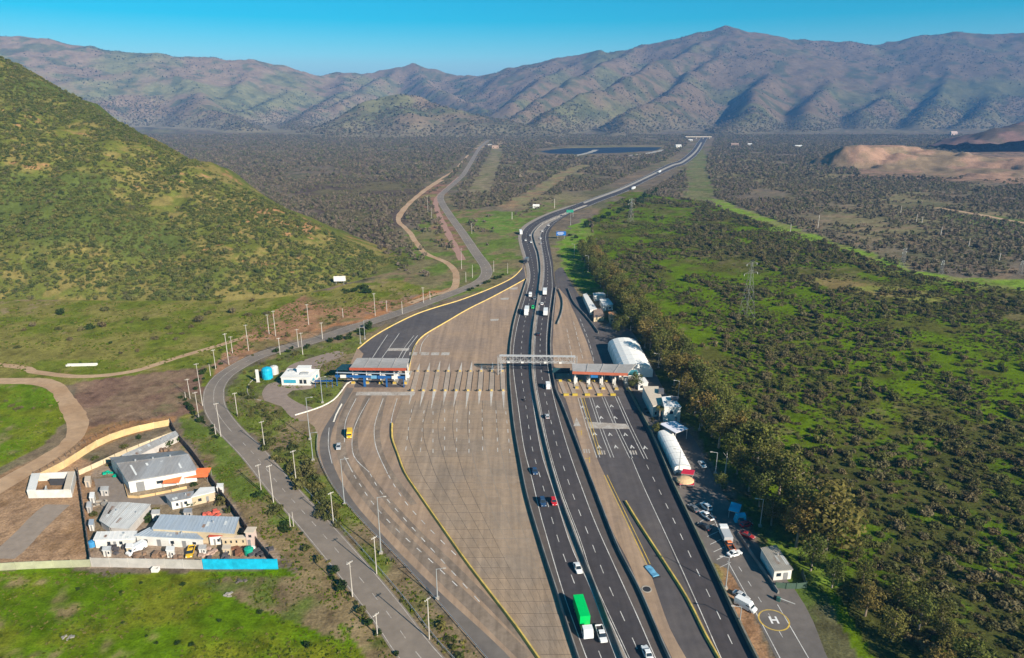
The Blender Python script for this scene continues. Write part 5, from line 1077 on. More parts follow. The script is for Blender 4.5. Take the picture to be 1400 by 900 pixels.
put('truck', 'white', 712, 320, (716, 330), 'white lorry parked on the outer shoulder of the far bend', 'truck', box='white', L=10)
put('truck', 'dark', 719.5, 359, (714, 364), 'dark lorry turning onto the ramp at the tip of the plaza', 'truck', box='grey', L=8)
put('van', 'yellow', 478, 596, (476, 610), 'yellow taxi van on the left lanes of the plaza', 'van')
put('hatch', 'silver', 463, 613, (462, 625), 'silver car ahead of the yellow van near the left kerb')
put('truck', 'white', 866, 259, (850, 265), 'white lorry on the distant straight of the motorway', 'truck', box='white', L=12)
put('truck', 'white', 902, 236, (890, 242), 'small distant white lorry near the far motorway bend', 'truck', box='white', L=12)
# parking and service road
put('suv', 'white', 965, 695, (957, 688), 'white SUV parked highest in the oblique bays', 'suv', z=.05)
put('sedan', 'grey', 948, 697, (940, 690), 'grey car parked by the low wall below the crimson canopy', z=.05)
put('pickup', 'white', 966, 708, (957, 701), 'white pickup parked in the oblique bays', 'pickup', z=.05)
put('sedan', 'dark', 963, 722, (953, 715), 'dark car parked below the white pickup', z=.05)
put('truck', 'white', 991, 735, (984, 720), 'white and red service truck standing on the parking road', 'truck', box='silver', L=6.6, bh=2.4, z=.05)
put('pickup', 'orange', 997, 748, (990, 736), 'orange utility pickup behind the service truck', 'pickup', z=.05)
put('sedan', 'white', 1004, 759, (1014, 756), 'white car turned across the road below the orange pickup', z=.05)
put('suv', 'grey', 1012, 714, (1018, 722), 'grey SUV parked next to the turquoise stall', 'suv', z=.05)
put('hatch', 'red', 1020, 719, (1030, 716), 'red car parked below the grey SUV, upper of two red', z=.05)
put('sedan', 'crimson', 1021, 734, (1030, 738), 'dark red car parked on the grass, lower of two red', z=.05)
put('sedan', 'silver', 1013, 817, (1022, 822), 'silver-blue car parked on the dirt verge above the white van', z=.05)
put('van', 'white', 1019, 831, (1030, 837), 'white van parked on the dirt verge beside the helipad', 'van', z=.05)
put('sedan', 'white', 960, 637, (966, 645), 'white car on the shaded service road beside the long tent', z=.05)
put('van', 'white', 187, 754, (180, 758), 'white van parked behind the grey front wall of the yard', 'van', z=.03)
put('pickup', 'yellow', 261, 757, (258, 766), 'ochre pickup parked behind the grey front wall of the yard', 'pickup', z=.03)
put('truck', 'white', 248, 744, (262, 744), 'small cream box truck in front of the low workshop', 'truck', box='white', L=5.6, bh=2.5, z=.03)
p = U(1064, 822); o = thing('barrier_gate', 'green gate machine with white arm at the end of the low barrier', 'gate', p, -.6); MB().box(0, 0, .6, .9, .7, 1.2).build('cabinet', M('gate_green', (.04, .12, .10), .6, .1, 1), o); MB().box(2.0, 0, 1.0, 4.0, .12, .14).build('arm', WW, o); MB().box(-.9, .3, .5, .7, .5, 1).build('counterweight', PLAST, o)
p = U(891, 782); o = thing('tarp_sheet', 'light blue tarp sheet folded on the tan strip right of the motorway', 'tarp', p, .35); MB().loft([[(-1, y, .03), (1, y, .03), (.9, y, .35 + .1 * math.sin(y * 2)), (0, y, .5 + .08 * math.cos(y * 3)), (-.9, y, .35)] for y in np.linspace(-2.2, 2.2, 9)]).build('sheet', M('light_blue_tarp', (.12, .32, .48), .6, .15, 1.5), o); MB().box(0, -2.5, .1, 2.2, .5, .16).build('edge_weight', PLAST, o)
p = U(884, 806); o = thing('manhole', 'round dark manhole ring on the tan strip right of the motorway', 'manhole', p); m = MB(); m.loft([[(r * math.cos(6.2832 * k / 20), r * math.sin(6.2832 * k / 20), z) for k in range(20)] for r, z in ((1.35, .04), (1.35, .14), (1.05, .14), (1.05, .05))], cap=False); m.build('ring', PALE, o); MB().tube((0, 0, .05), (0, 0, .08), 1.04, n=20).build('cover', PLAST, o)

# ------------------------------------------------------------------ poles
POLEM = M('pole_concrete', (.48, .44, .39), .85, .12, 1, c2=(.38, .34, .30)); LAMPM = M('lamp_steel', (.42, .44, .45), .5, .1, 1, metal=.4)
def pole_h(bx, by, ty):
    p = U(bx, by); a, b, c = ray(bx, ty); return H + c * (p.y / b)
def utility(bx, by, ty, label, arm=True, r=.2, rz=.5, group='utility poles along the old road'):
    p = U(bx, by); h = max(3.0, pole_h(bx, by, ty)); o = thing('utility_pole', label, 'utility pole', p, rz, group)
    MB().tube((0, 0, 0), (0, 0, h), r * 1.25, r * .8, 8).build('pole', POLEM, o)
    if arm:
        MB().box(0, 0, h - .4, 1.8, .11, .12).build('crossarm', POLEM, o)
        for x in (-.8, -.3, .3, .8): MB().tube((x, 0, h - .34), (x, 0, h - .1), .05, n=5).build('insulator', LAMPW, o)
    return o
UP = [(516, 869, 839), (482, 816, 768), (587, 874, 818), (515, 785, 734), (397, 720, 702), (401.5, 720, 700), (456, 716, 673), (374, 687, 636), (357, 670, 635), (405, 659, 616), (362, 614, 576), (302, 597, 551), (295, 594, 580), (272, 572, 536), (325, 570, 537), (277, 555, 497), (260, 545, 518), (254, 545, 536), (288, 514, 498), (295, 505, 478), (313, 499, 456), (383, 485, 462), (318, 483, 460), (414, 485, 455), (340, 480, 444), (408, 475, 450), (441, 464, 441), (377, 460, 425), (368, 457, 430), (422, 444, 416), (469, 434, 422), (513, 432, 401), (550, 429, 412), (529, 426, 411), (579, 414, 393), (588, 410, 398), (631, 368, 340), (637, 386, 372), (646, 380, 362), (675, 372, 356), (694, 374, 360), (645, 320, 305), (585, 290, 268), (590, 300, 284)]
for i, (x, y, t) in enumerate(UP): utility(x, y, t, 'pale concrete utility pole by the old road, %s counted from the bottom edge' % nth(i + 1), arm=(y - t) > 20, r=.125 if y > 500 else .16, rz=.9 - i * .02)
LP = [(521, 757, 680, 'tall thin lamp mast beside the guard rail of the plaza'), (598, 819, 778, 'thin lamp mast nearest the bottom of the plaza guard rail'), (471, 690, 628, 'thin lamp mast where the plaza kerb bends'), (428, 630, 592, 'lamp mast at the left kerb above the bend'), (424, 601, 544, 'lamp mast beside the driveway of the toll office'), (441, 551, 516, 'lamp mast on the lawn before the toll office'), (499, 464, 438, 'lamp mast above the ramp kerb, right of two'), (493, 470, 448, 'lamp mast above the ramp kerb, left of two'),
      (862, 452, 434, 'lamp post above the hangar tent beside the trees'), (881.5, 476, 459, 'lamp post right of the hangar tent'), (900, 503, 484, 'lamp post between hangar tent and tree row'), (927, 545, 521, 'lamp post beside the office block roof'), (956, 588, 564, 'lamp post right of the lilac canopy'), (978, 648, 619, 'lamp post at the shaded bend of the service road'), (1039, 720, 683, 'tall pale lamp post behind the red parked cars'), (992, 805, 762, 'lamp post on the low wall below the parking bays'), (1011, 853, 832, 'short lamp post on the dirt verge by the white van'), (928, 648, 615, 'lamp mast in front of the long white tent'), (804, 372, 350, 'lamp post on the green verge of the upper exit ramp'), (785, 352, 334, 'lamp post beside the far bend on the green verge'), (780, 308, 290, 'lamp post near the blue road sign')]
for x, y, t, l in LP:
    p = U(x, y); h = max(5, pole_h(x, y, t)); o = thing('lamp_post', l, 'lamp post', p, .0 if x < 700 else 3.1, 'lamp posts'); MB().tube((0, 0, 0), (0, 0, h), .17, .09, 8).build('mast', LAMPM, o); MB().tube((0, 0, h - .1), (1.9, 0, h + .25), .07, n=6).build('arm', LAMPM, o); MB().box(2.1, 0, h + .25, .8, .35, .16).build('lamp_head', POLEM, o); MB().box(0, 0, .3, .9, .9, .6).build('footing', PALE, o)
p = U(991, 648); o = thing('bare_tree', 'pale dead tree trunk in the shade beside the service road', 'tree', p)
m = MB(); m.tube((0, 0, 0), (.2, 0, 5), .3, .2); m.tube((.2, 0, 5), (0, .1, 8.5), .2, .07); m.build('trunk', POLEM, o); m = MB(); m.tube((.2, 0, 5), (1.6, .4, 7), .1, .04); m.tube((.1, 0, 6.4), (-1.2, .3, 8), .09, .03); m.build('branch', POLEM, o)
PYLM = M('pylon_steel', (.26, .26, .25), .6, .1, 1, metal=.3)
def tower(px, py, ty, label):
    p = U(px, py); h = pole_h(px, py, ty); o = thing('transmission_tower', label, 'power pylon', p, .5, 'power pylons in the right scrub'); b = h * .09; m = MB(); r = .04 + p.y * .00004
    lv = [0, .25, .45, .62, .76, .88, 1.0]; wd = lambda t: b * (1 - t) ** 1.1 + .35
    for s in (-1, 1):
        for u in (-1, 1):
            for t0, t1 in zip(lv, lv[1:]): m.tube((s * wd(t0), u * wd(t0), h * t0), (s * wd(t1), u * wd(t1), h * t1), r, n=4)
    m.build('leg', PYLM, o); m = MB()
    for t0, t1 in zip(lv, lv[1:]):
        a, c = wd(t0), wd(t1)
        for q0, q1 in (((-1, -1), (1, -1)), ((1, -1), (1, 1)), ((1, 1), (-1, 1)), ((-1, 1), (-1, -1))): m.tube((q0[0] * a, q0[1] * a, h * t0), (q1[0] * c, q1[1] * c, h * t1), r * .7, n=4); m.tube((q1[0] * a, q1[1] * a, h * t0), (q0[0] * c, q0[1] * c, h * t1), r * .7, n=4)
    m.build('bracing', PYLM, o)
    for t, w in ((.8, .16), (.97, .12)):
        m = MB(); m.tube((-h * w, 0, h * t), (h * w, 0, h * t), r, n=4); m.tube((-h * w, 0, h * t), (0, 0, h * (t + .05)), r, n=4); m.tube((h * w, 0, h * t), (0, 0, h * (t + .05)), r, n=4); m.build('crossarm', PYLM, o)
        for s in (-1, 1): MB().tube((s * h * w, 0, h * t), (s * h * w, 0, h * t - 1.2), .12, n=5).build('insulator', LAMPW, o)
tower(1020, 434, 358, 'tall lattice pylon standing in the green scrub, nearest one'); tower(1233, 366, 339, 'lattice pylon beside the pale green strip in the scrub'); tower(1286, 376, 356, 'lattice pylon right of the one on the green strip'); tower(1394, 376, 356, 'lattice pylon at the right edge of the scrub'); tower(862, 304, 272, 'lattice pylon behind the tree row near the far bend')
for i, (x, y, t) in enumerate(((1118, 312, 294), (1252, 306, 293), (1260, 306, 296), (1286, 322, 310), (1324, 338, 326), (1366, 356, 346), (1231, 292, 282), (1080, 320, 306), (700, 300, 290), (758, 285, 272))): utility(x, y, t, 'far pale pole in the dark valley scrub, %s of ten' % nth(i + 1), False, .3, 0, 'far poles in the valley')
p = U(767, 327); o = thing('road_sign', 'blue direction sign on the verge beside the far bend', 'road sign', p, .1); MB().box(0, 0, 5.2, 9, .25, 3.6).build('panel', M('sign_blue', (.01, .12, .42), .4, .05, 1), o)
m = MB()
for z, w in ((6.2, 5.5), (5.2, 6.5), (4.3, 4.2)): MB().box(-.6, -.16, z, w, .06, .32).build('lettering_bar', WW, o)
for x in (-3, 3): MB().tube((x, .3, 0), (x, .3, 6.5), .16).build('leg', STEEL, o)
p = U(779, 297); o = thing('overhead_sign', 'green overhead sign near the far motorway bend', 'road sign', p, .2); MB().box(0, 0, 6.5, 8, .25, 3).build('panel', M('sign_green', (.02, .22, .14), .4, .05, 1), o); MB().tube((3.8, .3, 0), (3.8, .3, 7.5), .2).build('leg', STEEL, o)
# ------------------------------------------------------------------ plants
RNG = np.random.RandomState(7)
def leafmesh(name, lobes, n, size, mat, seed, shell=.62, droop=0.0):
    """n small leaf faces spread through the outer part of several lobes"""
    r = np.random.RandomState(seed); L = np.array(lobes, float); w = (L[:, 3] * L[:, 4] * L[:, 5]) ** .75; w /= w.sum()
    k = r.choice(len(L), n, p=w); d = r.normal(size=(n, 3)); d /= np.linalg.norm(d, axis=1)[:, None]
    rad = (shell + (1.05 - shell) * r.rand(n) ** .6)[:, None]
    P = L[k, :3] + d * rad * L[k, 3:6]; P[:, 2] = np.maximum(P[:, 2], .02)
    N = d / L[k, 3:6] + r.normal(size=(n, 3)) * .55 / L[k, 3:6].mean(); N[:, 2] += .25; N /= np.linalg.norm(N, axis=1)[:, None]
    a = np.cross(N, r.normal(size=(n, 3))); a /= np.linalg.norm(a, axis=1)[:, None]; b = np.cross(N, a)
    s = size * (.55 + .9 * r.rand(n))[:, None]; e = (.45 + .5 * r.rand(n))[:, None]
    V = np.stack([P - a * s - b * s * e * .4, P + b * s * e - a * s * .1, P + a * s + b * s * e * .3, P - b * s * e + a * s * .2], 1).reshape(-1, 3); V[:, 2] -= droop * np.abs(V[:, 2]) * 0
    m = bpy.data.meshes.new(name); m.from_pydata(V.tolist(), [], np.arange(4 * n).reshape(-1, 4).tolist()); m.materials.append(mat); return m
def bushlobes(seed, k=5, h=.75):
    r = random.Random(seed); h *= r.uniform(.75, 1.3); k = max(3, k + r.randint(-2, 3)); out = [(0, 0, h * .5, .62, .62, h * .6)]
    for i in range(k):
        a = 6.283 * i / k + r.uniform(-.5, .5); d = r.uniform(.35, .62); s = r.uniform(.3, .48)
        out.append((d * math.cos(a), d * math.sin(a), h * r.uniform(.35, .75), s, s, s * r.uniform(.7, 1.0)))
    return out
SCRUBM = leafmat('scrub_leaf', [(.081, .071, .032), (.161, .123, .059), (.107, .112, .032), (.177, .145, .076), (.081, .091, .027), (.134, .134, .038), (.129, .102, .054)])
HILLM = leafmat('hill_leaf', [(.080, .108, .025), (.170, .176, .052), (.068, .096, .034), (.215, .193, .062), (.113, .142, .034), (.148, .136, .068)])
VALM = leafmat('valley_leaf', [(.172, .132, .098), (.114, .109, .063), (.218, .166, .126), (.114, .126, .051), (.240, .190, .132), (.098, .091, .058)])
MTNM = leafmat('mountain_leaf', [(.035, .045, .022), (.055, .058, .03), (.04, .04, .028)])
VERGEM = leafmat('verge_leaf', [(.079, .093, .025), (.144, .129, .046), (.061, .079, .023), (.172, .151, .043)])
EUCM = leafmat('eucalyptus_leaf', [(.111, .130, .029), (.169, .150, .039), (.104, .124, .031), (.215, .150, .046), (.085, .107, .026), (.150, .156, .036), (.098, .117, .029)], trans=.3)
DKGM = leafmat('dark_green_leaf', [(.022, .045, .012), (.04, .065, .015), (.03, .055, .012)])
BARK = M('bark', (.22, .17, .13), .95, .25, 1.5, c2=(.32, .27, .22))
def src(mesh_list, name):
    c = bpy.data.collections.new(name)
    for i, m in enumerate(mesh_list): o = bpy.data.objects.new('%s_%02d' % (name, i), m); c.objects.link(o)
    return c
scrubs = [leafmesh('scrub_bush', bushlobes(s, 5 + s % 3), 210 + 20 * (s % 3), .115 + .012 * (s % 4), SCRUBM, s, (.62, .4, .5)[s % 3]) for s in range(9)]
hills_ = [leafmesh('hill_shrub', bushlobes(20 + s, 4 + s % 3, .85), 150, .155, HILLM, 20 + s) for s in range(5)]
vals = [leafmesh('valley_tree', bushlobes(40 + s, 4, 1.1), 70, .23, VALM, 40 + s) for s in range(4)]
mtns = [leafmesh('mountain_bush', bushlobes(60 + s, 3, .8), 36, .30, MTNM, 60 + s) for s in range(3)]
verges = [leafmesh('verge_shrub', bushlobes(80 + s, 5, .8), 220, .13, VERGEM, 80 + s) for s in range(4)]
darks = [leafmesh('dark_shrub', bushlobes(90 + s, 5, .95), 240, .13, DKGM, 90 + s) for s in range(3)]

def scatter(name, P, scale, rot, coll, label, cat):
    n = len(P); m = bpy.data.meshes.new(name); m.vertices.add(n); m.vertices.foreach_set('co', np.asarray(P, np.float32).ravel())
    sv = np.asarray(scale)[:, None] * RNG.uniform(.72, 1.3, (n, 3)); a = m.attributes.new('psc', 'FLOAT_VECTOR', 'POINT'); a.data.foreach_set('vector', sv.astype(np.float32).ravel())
    a = m.attributes.new('prz', 'FLOAT', 'POINT'); a.data.foreach_set('value', np.asarray(rot, np.float32))
    o = bpy.data.objects.new(name, m); COL.objects.link(o); tag(o, label, cat, None, 'stuff')
    g = bpy.data.node_groups.new(name + '_nodes', 'GeometryNodeTree'); g.interface.new_socket('Geometry', in_out='INPUT', socket_type='NodeSocketGeometry'); g.interface.new_socket('Geometry', in_out='OUTPUT', socket_type='NodeSocketGeometry')
    N = g.nodes; L = g.links.new; gi = N.new('NodeGroupInput'); go = N.new('NodeGroupOutput'); ip = N.new('GeometryNodeInstanceOnPoints'); ci = N.new('GeometryNodeCollectionInfo')
    ci.inputs['Collection'].default_value = coll; ci.inputs['Separate Children'].default_value = True; ci.inputs['Reset Children'].default_value = True
    sa = N.new('GeometryNodeInputNamedAttribute'); sa.data_type = 'FLOAT_VECTOR'; sa.inputs['Name'].default_value = 'psc'; ra = N.new('GeometryNodeInputNamedAttribute'); ra.data_type = 'FLOAT'; ra.inputs['Name'].default_value = 'prz'
    cx = N.new('ShaderNodeCombineXYZ'); L(ra.outputs['Attribute'], cx.inputs['Z']); L(gi.outputs[0], ip.inputs['Points']); L(ci.outputs[0], ip.inputs['Instance']); ip.inputs['Pick Instance'].default_value = True
    L(cx.outputs[0], ip.inputs['Rotation']); L(sa.outputs['Attribute'], ip.inputs['Scale']); L(ip.outputs[0], go.inputs[0])
    md = o.modifiers.new('plants', 'NODES'); md.node_group = g; return o
def singles(name, P, S_, Rz, meshes, label, cat, group, labels=None):
    for i in range(len(P)):
        o = bpy.data.objects.new(name, meshes[i % len(meshes)]); COL.objects.link(o); o.location = P[i]; o.scale = (S_[i] * RNG.uniform(.75, 1.25), S_[i] * RNG.uniform(.75, 1.25), S_[i] * RNG.uniform(.75, 1.3)); o.rotation_euler = (0, 0, Rz[i]); tag(o, labels[i] if labels else label, cat, group)
def proj(P):
    P = np.asarray(P); d = P[:, 1] * CT + (H - P[:, 2]) * ST; return PW / 2 + F * P[:, 0] / d, PH / 2 - F * (P[:, 1] * ST + (P[:, 2] - H) * CT) / d, d
def jgrid(x0, x1, y0, y1, s):
    X, Y = np.meshgrid(np.arange(x0, x1, s), np.arange(y0, y1, s)); X = X.ravel() + RNG.uniform(-.5, .5, X.size) * s; Y = Y.ravel() + RNG.uniform(-.5, .5, Y.size) * s; return X, Y
def inframe(X, Y, m=60):
    px, py, d = proj(np.stack([X, Y, np.zeros_like(X)], 1)); return (d > 0) & (px > -m * 3) & (px < PW + m * 3) & (py < PH + 150)
def split300(P, S_, n=300):
    px, py, d = proj(P); ok = (px > 0) & (px < PW) & (py > 0) & (py < PH); size = np.where(ok, S_ / d, 0); o = np.argsort(-size); return o[:n], o[n:]

# --- right scrub
TREELINE = [(806, 346), (828, 380), (848, 404), (874, 432), (900, 464), (926, 496), (947, 526), (972, 560), (1002, 600), (1032, 640), (1062, 676), (1092, 716), (1130, 757), (1180, 800), (1225, 836), (1270, 874), (1315, 912), (1360, 955)]
cTL = CP(TREELINE, 4)
scrub_poly = WP([(806, 300), (862, 264), (960, 276), (1100, 322), (1240, 372), (1400, 398), (1900, 425), (2300, 900), (2300, 1300), (1500, 1300), (1340, 990), (1245, 880), (1175, 800), (1100, 712), (1040, 640), (980, 560), (930, 490), (880, 430), (830, 370)])
X, Y = jgrid(20, 620, 60, 900, 3.6); k = inpoly(X, Y, scrub_poly) & inframe(X, Y); X, Y = X[k], Y[k]
dens = fbm(X, Y, 45, 4, 301) * .55 + fbm(X, Y, 16, 3, 311) * .45 + .30 * sst(290, 150, Y) + .06 * sst(90, 230, X)
k = dens + RNG.uniform(-.05, .05, len(X)) > .525; X, Y = X[k], Y[k]
S_ = (.9 + 2.0 * RNG.rand(len(X)) ** 2.0) * (1 + .15 * sst(300, 600, Y)); P = np.stack([X, Y, np.full_like(X, -.1)], 1); Rz = RNG.uniform(0, 6.28, len(X))
a, b = split300(P, S_)
singles('scrub_bush', P[a], S_[a], Rz[a], scrubs, 'dark olive-brown thorn bush in the scrub field right of the eucalyptus row', 'bush', 'thorn bushes of the right scrub')
scatter('scrub', P[b], S_[b], Rz[b], src(scrubs, 'scrub_src'), 'dark thorn scrub covering the green plain right of the motorway', 'scrub')
# low tufts between the bushes
X, Y = jgrid(20, 620, 60, 760, 1.9); k = inpoly(X, Y, scrub_poly) & inframe(X, Y) & (fbm(X, Y, 20, 4, 321) + RNG.uniform(-.1, .1, len(X)) > .49); X, Y = X[k], Y[k]
scatter('undergrowth', np.stack([X, Y, np.full_like(X, -.05)], 1), .35 + .75 * RNG.rand(len(X)) ** 2, RNG.uniform(0, 6.28, len(X)), src(verges, 'tuft_src'), 'low tufts of weeds between the thorn bushes', 'weeds')

# --- shrubs on the left hill
px = np.arange(-120, 548, 3.0); q = np.linspace(.0, 1.0, 150); PX, Q = np.meshgrid(px, q)
hm = HILL.data; nv = len(hm.vertices); co = np.empty(nv * 3, np.float32); hm.vertices.foreach_get('co', co); co = co.reshape(-1, len(np.arange(-700, 560, 3.0)), 3)
c0 = int((-150 + 700) / 3); sub = co[:192, c0:].astype(float); A_u = sub[:-1, 1:] - sub[:-1, :-1]; A_v = sub[1:, :-1] - sub[:-1, :-1]; area = np.linalg.norm(np.cross(A_u, A_v), axis=2).ravel(); tot = area.sum()
NH = int(tot / 4.6); ci = RNG.choice(len(area), NH, p=area / tot); f1, f2 = RNG.rand(NH)[:, None], RNG.rand(NH)[:, None]
P = sub[:-1, :-1].reshape(-1, 3)[ci] + A_u.reshape(-1, 3)[ci] * f1 + A_v.reshape(-1, 3)[ci] * f2
k = (fbm(P[:, 0], P[:, 1] + P[:, 2], 30, 4, 401) + RNG.uniform(-.1, .1, NH) > .35) & (P[:, 2] > .2); P = P[k]; P[:, 2] -= .15
S_ = .8 + 1.6 * RNG.rand(len(P)) ** 2.2; Rz = RNG.uniform(0, 6.28, len(P)); a, b = split300(P, S_)
singles('hill_shrub', P[a], S_[a], Rz[a], hills_, 'round olive shrub on the lower slope of the left hill', 'shrub', 'shrubs on the left hill')
scatter('hill_shrubs', P[b], S_[b], Rz[b], src(hills_, 'hill_src'), 'dense olive shrubs covering the left hill', 'shrubs')

# --- woods of the valley floor
def clear_of(X, Y, lines):
    k = np.ones(len(X), bool)
    for P, w in lines: k &= polydist(X, Y, P) > w
    return k
LN = [(CP(OLD[22:], 20), 13), (CP(FL, 30), 26), (CP(FR, 30), 26), (CP(MBR[8:], 20), 42), (CP([(640, 212), (602, 245), (560, 280), (545, 295), (560, 318), (612, 360), (624, 378)], 20), 8), (CP([(700, 282), (735, 262), (770, 240), (800, 226)], 20), 13), (CP([(655, 262), (668, 235), (680, 203)], 20), 16), (CP([(970, 272), (1110, 326), (1240, 372), (1420, 390)], 20), 12), (CP([(957, 215), (953, 230), (957, 255), (958, 272)], 20), 18), (CP([(1280, 284), (1372, 300), (1500, 320)], 20), 9)]
blue_area_poly = WP([(725, 214), (735, 204), (770, 199), (910, 198), (905, 210), (850, 214)]); qry = WP([(1180, 240), (1160, 224), (1200, 218), (1400, 202), (1700, 202), (1700, 268), (1420, 248)])
_hx = np.arange(-300, 548, 20.0); _f = hill_fn(_hx, np.zeros_like(_hx)); _b = hill_fn(_hx, np.full_like(_hx, 1.35)); hillp = [(x, y) for x, y in zip(_f[0], _f[1])] + [(x, y) for x, y in zip(_b[0], _b[1])][::-1]
def wood(spacing, y0, y1, smin, smax, thr, seed):
    X, Y = jgrid(-.95 * y1, .95 * y1, y0, y1, spacing); k = inframe(X, Y) & (np.abs(X) < .85 * Y + 40); X, Y = X[k], Y[k]
    k = clear_of(X, Y, LN) & ~inpoly(X, Y, blue_area_poly) & ~inpoly(X, Y, qry) & ~inpoly(X, Y, scrub_poly) & ~inpoly(X, Y, hillp); X, Y = X[k], Y[k]
    green = inpoly(X, Y, WP([(500, 410), (520, 360), (575, 300), (655, 285), (780, 270), (742, 296), (712, 318), (715, 360), (690, 385), (600, 415)]))
    verge = inpoly(X, Y, WP([(756, 350), (775, 318), (800, 298), (835, 372), (850, 420), (815, 430), (782, 384)]))
    dn = fbm(X, Y, 120, 4, seed) * .5 + fbm(X, Y, 40, 3, seed + 7) * .5 + RNG.uniform(-.06, .06, len(X)) - .14 * green - 1 * verge
    k = dn > thr; X, Y = X[k], Y[k]; k = (mtn_height(X, Y) < 3) if y1 > 2400 else np.ones(len(X), bool); X, Y = X[k], Y[k]
    return np.stack([X, Y, np.full_like(X, -.1)], 1), smin + (smax - smin) * RNG.rand(len(X)) ** 1.5
P1, S1 = wood(5.6, 400, 1150, 1.3, 3.0, .42, 501); P2, S2 = wood(9.0, 1150, 2750, 2.2, 4.8, .41, 521)
k = ~((P1[:, 0] < 0) & inpoly(P1[:, 0], P1[:, 1], WP([(-900, 398), (0, 402), (300, 410), (430, 398), (520, 380), (660, 380), (560, 424), (-900, 560)]))) & ~((P1[:, 1] < 560) & (P1[:, 0] > -40) & (P1[:, 0] < 60)); P1, S1 = P1[k], S1[k]
# keep clear of the paved wedge
k = ~inpoly(P1[:, 0], P1[:, 1], plz) & ~inpoly(P1[:, 0], P1[:, 1], hwL + hwR[::-1]) & ~inpoly(P1[:, 0], P1[:, 1], rpl) & (polydist(P1[:, 0], P1[:, 1], CP(OLD, 20)) > 12); P1, S1 = P1[k], S1[k]
P2[:, 2] = np.maximum(P2[:, 2], np.where(P2[:, 1] > 2480, mtn_height(P2[:, 0], P2[:, 1]), -.1) - .3); P = np.concatenate([P1, P2]); S_ = np.concatenate([S1, S2])
scatter('valley_wood', P, S_, RNG.uniform(0, 6.28, len(P)), src(vals, 'valley_src'), 'bare grey-brown winter woodland over the far valley floor', 'woodland')
# --- bushes on the mountains
A_u = np.stack([MX[:-1, 1:] - MX[:-1, :-1], MY[:-1, 1:] - MY[:-1, :-1], MZ[:-1, 1:] - MZ[:-1, :-1]], -1); A_v = np.stack([MX[1:, :-1] - MX[:-1, :-1], MY[1:, :-1] - MY[:-1, :-1], MZ[1:, :-1] - MZ[:-1, :-1]], -1)
B0 = np.stack([MX[:-1, :-1], MY[:-1, :-1], MZ[:-1, :-1]], -1); area = np.linalg.norm(np.cross(A_u, A_v), axis=2); area *= (B0[..., 2] > 4) & (B0[..., 1] < 5400) & (np.abs(B0[..., 0]) < .82 * B0[..., 1]); area = area.ravel()
NM = 34000; ci = RNG.choice(len(area), NM, p=area / area.sum()); P = B0.reshape(-1, 3)[ci] + A_u.reshape(-1, 3)[ci] * RNG.rand(NM)[:, None] + A_v.reshape(-1, 3)[ci] * RNG.rand(NM)[:, None]
k = fbm(P[:, 0], P[:, 1], 260, 4, 601) + RNG.uniform(-.12, .12, NM) > .47; P = P[k]; P[:, 2] -= .6
scatter('mountain_bushes', P, 2.0 + 3.6 * RNG.rand(len(P)) ** 2.4, RNG.uniform(0, 6.28, len(P)), src(mtns, 'mountain_src'), 'dark bushes dotted over the far mountain slopes', 'bushes')

low = area * ((B0[..., 2] < 150) & (B0[..., 1] < 4200)).ravel(); NL = 24000; ci = RNG.choice(len(low), NL, p=low / low.sum()); P = B0.reshape(-1, 3)[ci] + A_u.reshape(-1, 3)[ci] * RNG.rand(NL)[:, None] + A_v.reshape(-1, 3)[ci] * RNG.rand(NL)[:, None]
k = (fbm(P[:, 0], P[:, 1], 200, 4, 611) + RNG.uniform(-.1, .1, NL) - P[:, 2] / 420) > .33; P = P[k]; P[:, 2] -= .5
scatter('foothill_wood', P, 3.0 + 3.0 * RNG.rand(len(P)) ** 1.6, RNG.uniform(0, 6.28, len(P)), src(vals, 'foothill_src'), 'thinning woodland climbing the feet of the far mountains', 'woodland')
# --- grass tufts of the left fields
TUFTM = leafmat('tuft_leaf', [(.07, .12, .006), (.13, .15, .012), (.09, .14, .008), (.19, .165, .05), (.06, .10, .008)])
tufts = [leafmesh('grass_tuft', bushlobes(110 + s, 4, .5), 26, .3, TUFTM, 110 + s, .3) for s in range(3)]
def tuftfield(poly, sp_, smin, smax, thr, seed):
    W = WP(poly); xs = [p.x for p in W]; ys = [p.y for p in W]; X, Y = jgrid(min(xs), max(xs), min(ys), max(ys), sp_); k = inpoly(X, Y, W) & (fbm(X, Y, 9, 4, seed) + RNG.uniform(-.14, .14, len(X)) > thr); X, Y = X[k], Y[k]
    return np.stack([X, Y, np.full_like(X, -.04)], 1), smin + (smax - smin) * RNG.rand(len(X)) ** 2
T = [tuftfield([(-60, 782), (378, 784), (432, 802), (480, 872), (540, 990), (-60, 990)], .95, .22, .62, .5, 701), tuftfield([(-60, 412), (300, 416), (420, 410), (330, 488), (280, 500), (110, 512), (-60, 500)], 2.2, .4, 1.1, .52, 711), tuftfield([(-60, 530), (60, 528), (80, 548), (86, 575), (56, 608), (-60, 660)], 1.3, .3, .7, .52, 721), tuftfield([(240, 580), (290, 600), (340, 640), (420, 735), (500, 840), (560, 925), (480, 870), (380, 765)], 1.0, .25, .7, .5, 731), tuftfield([(312, 560), (312, 535), (350, 505), (430, 475), (490, 470), (470, 520), (430, 555), (400, 562), (425, 600), (436, 640), (500, 724), (660, 905), (600, 890), (462, 724), (366, 616)], 1.2, .3, .8, .5, 741), tuftfield([(300, 495), (400, 450), (520, 425), (600, 402), (520, 390), (400, 405), (330, 440)], 2.0, .4, 1.1, .5, 751)]
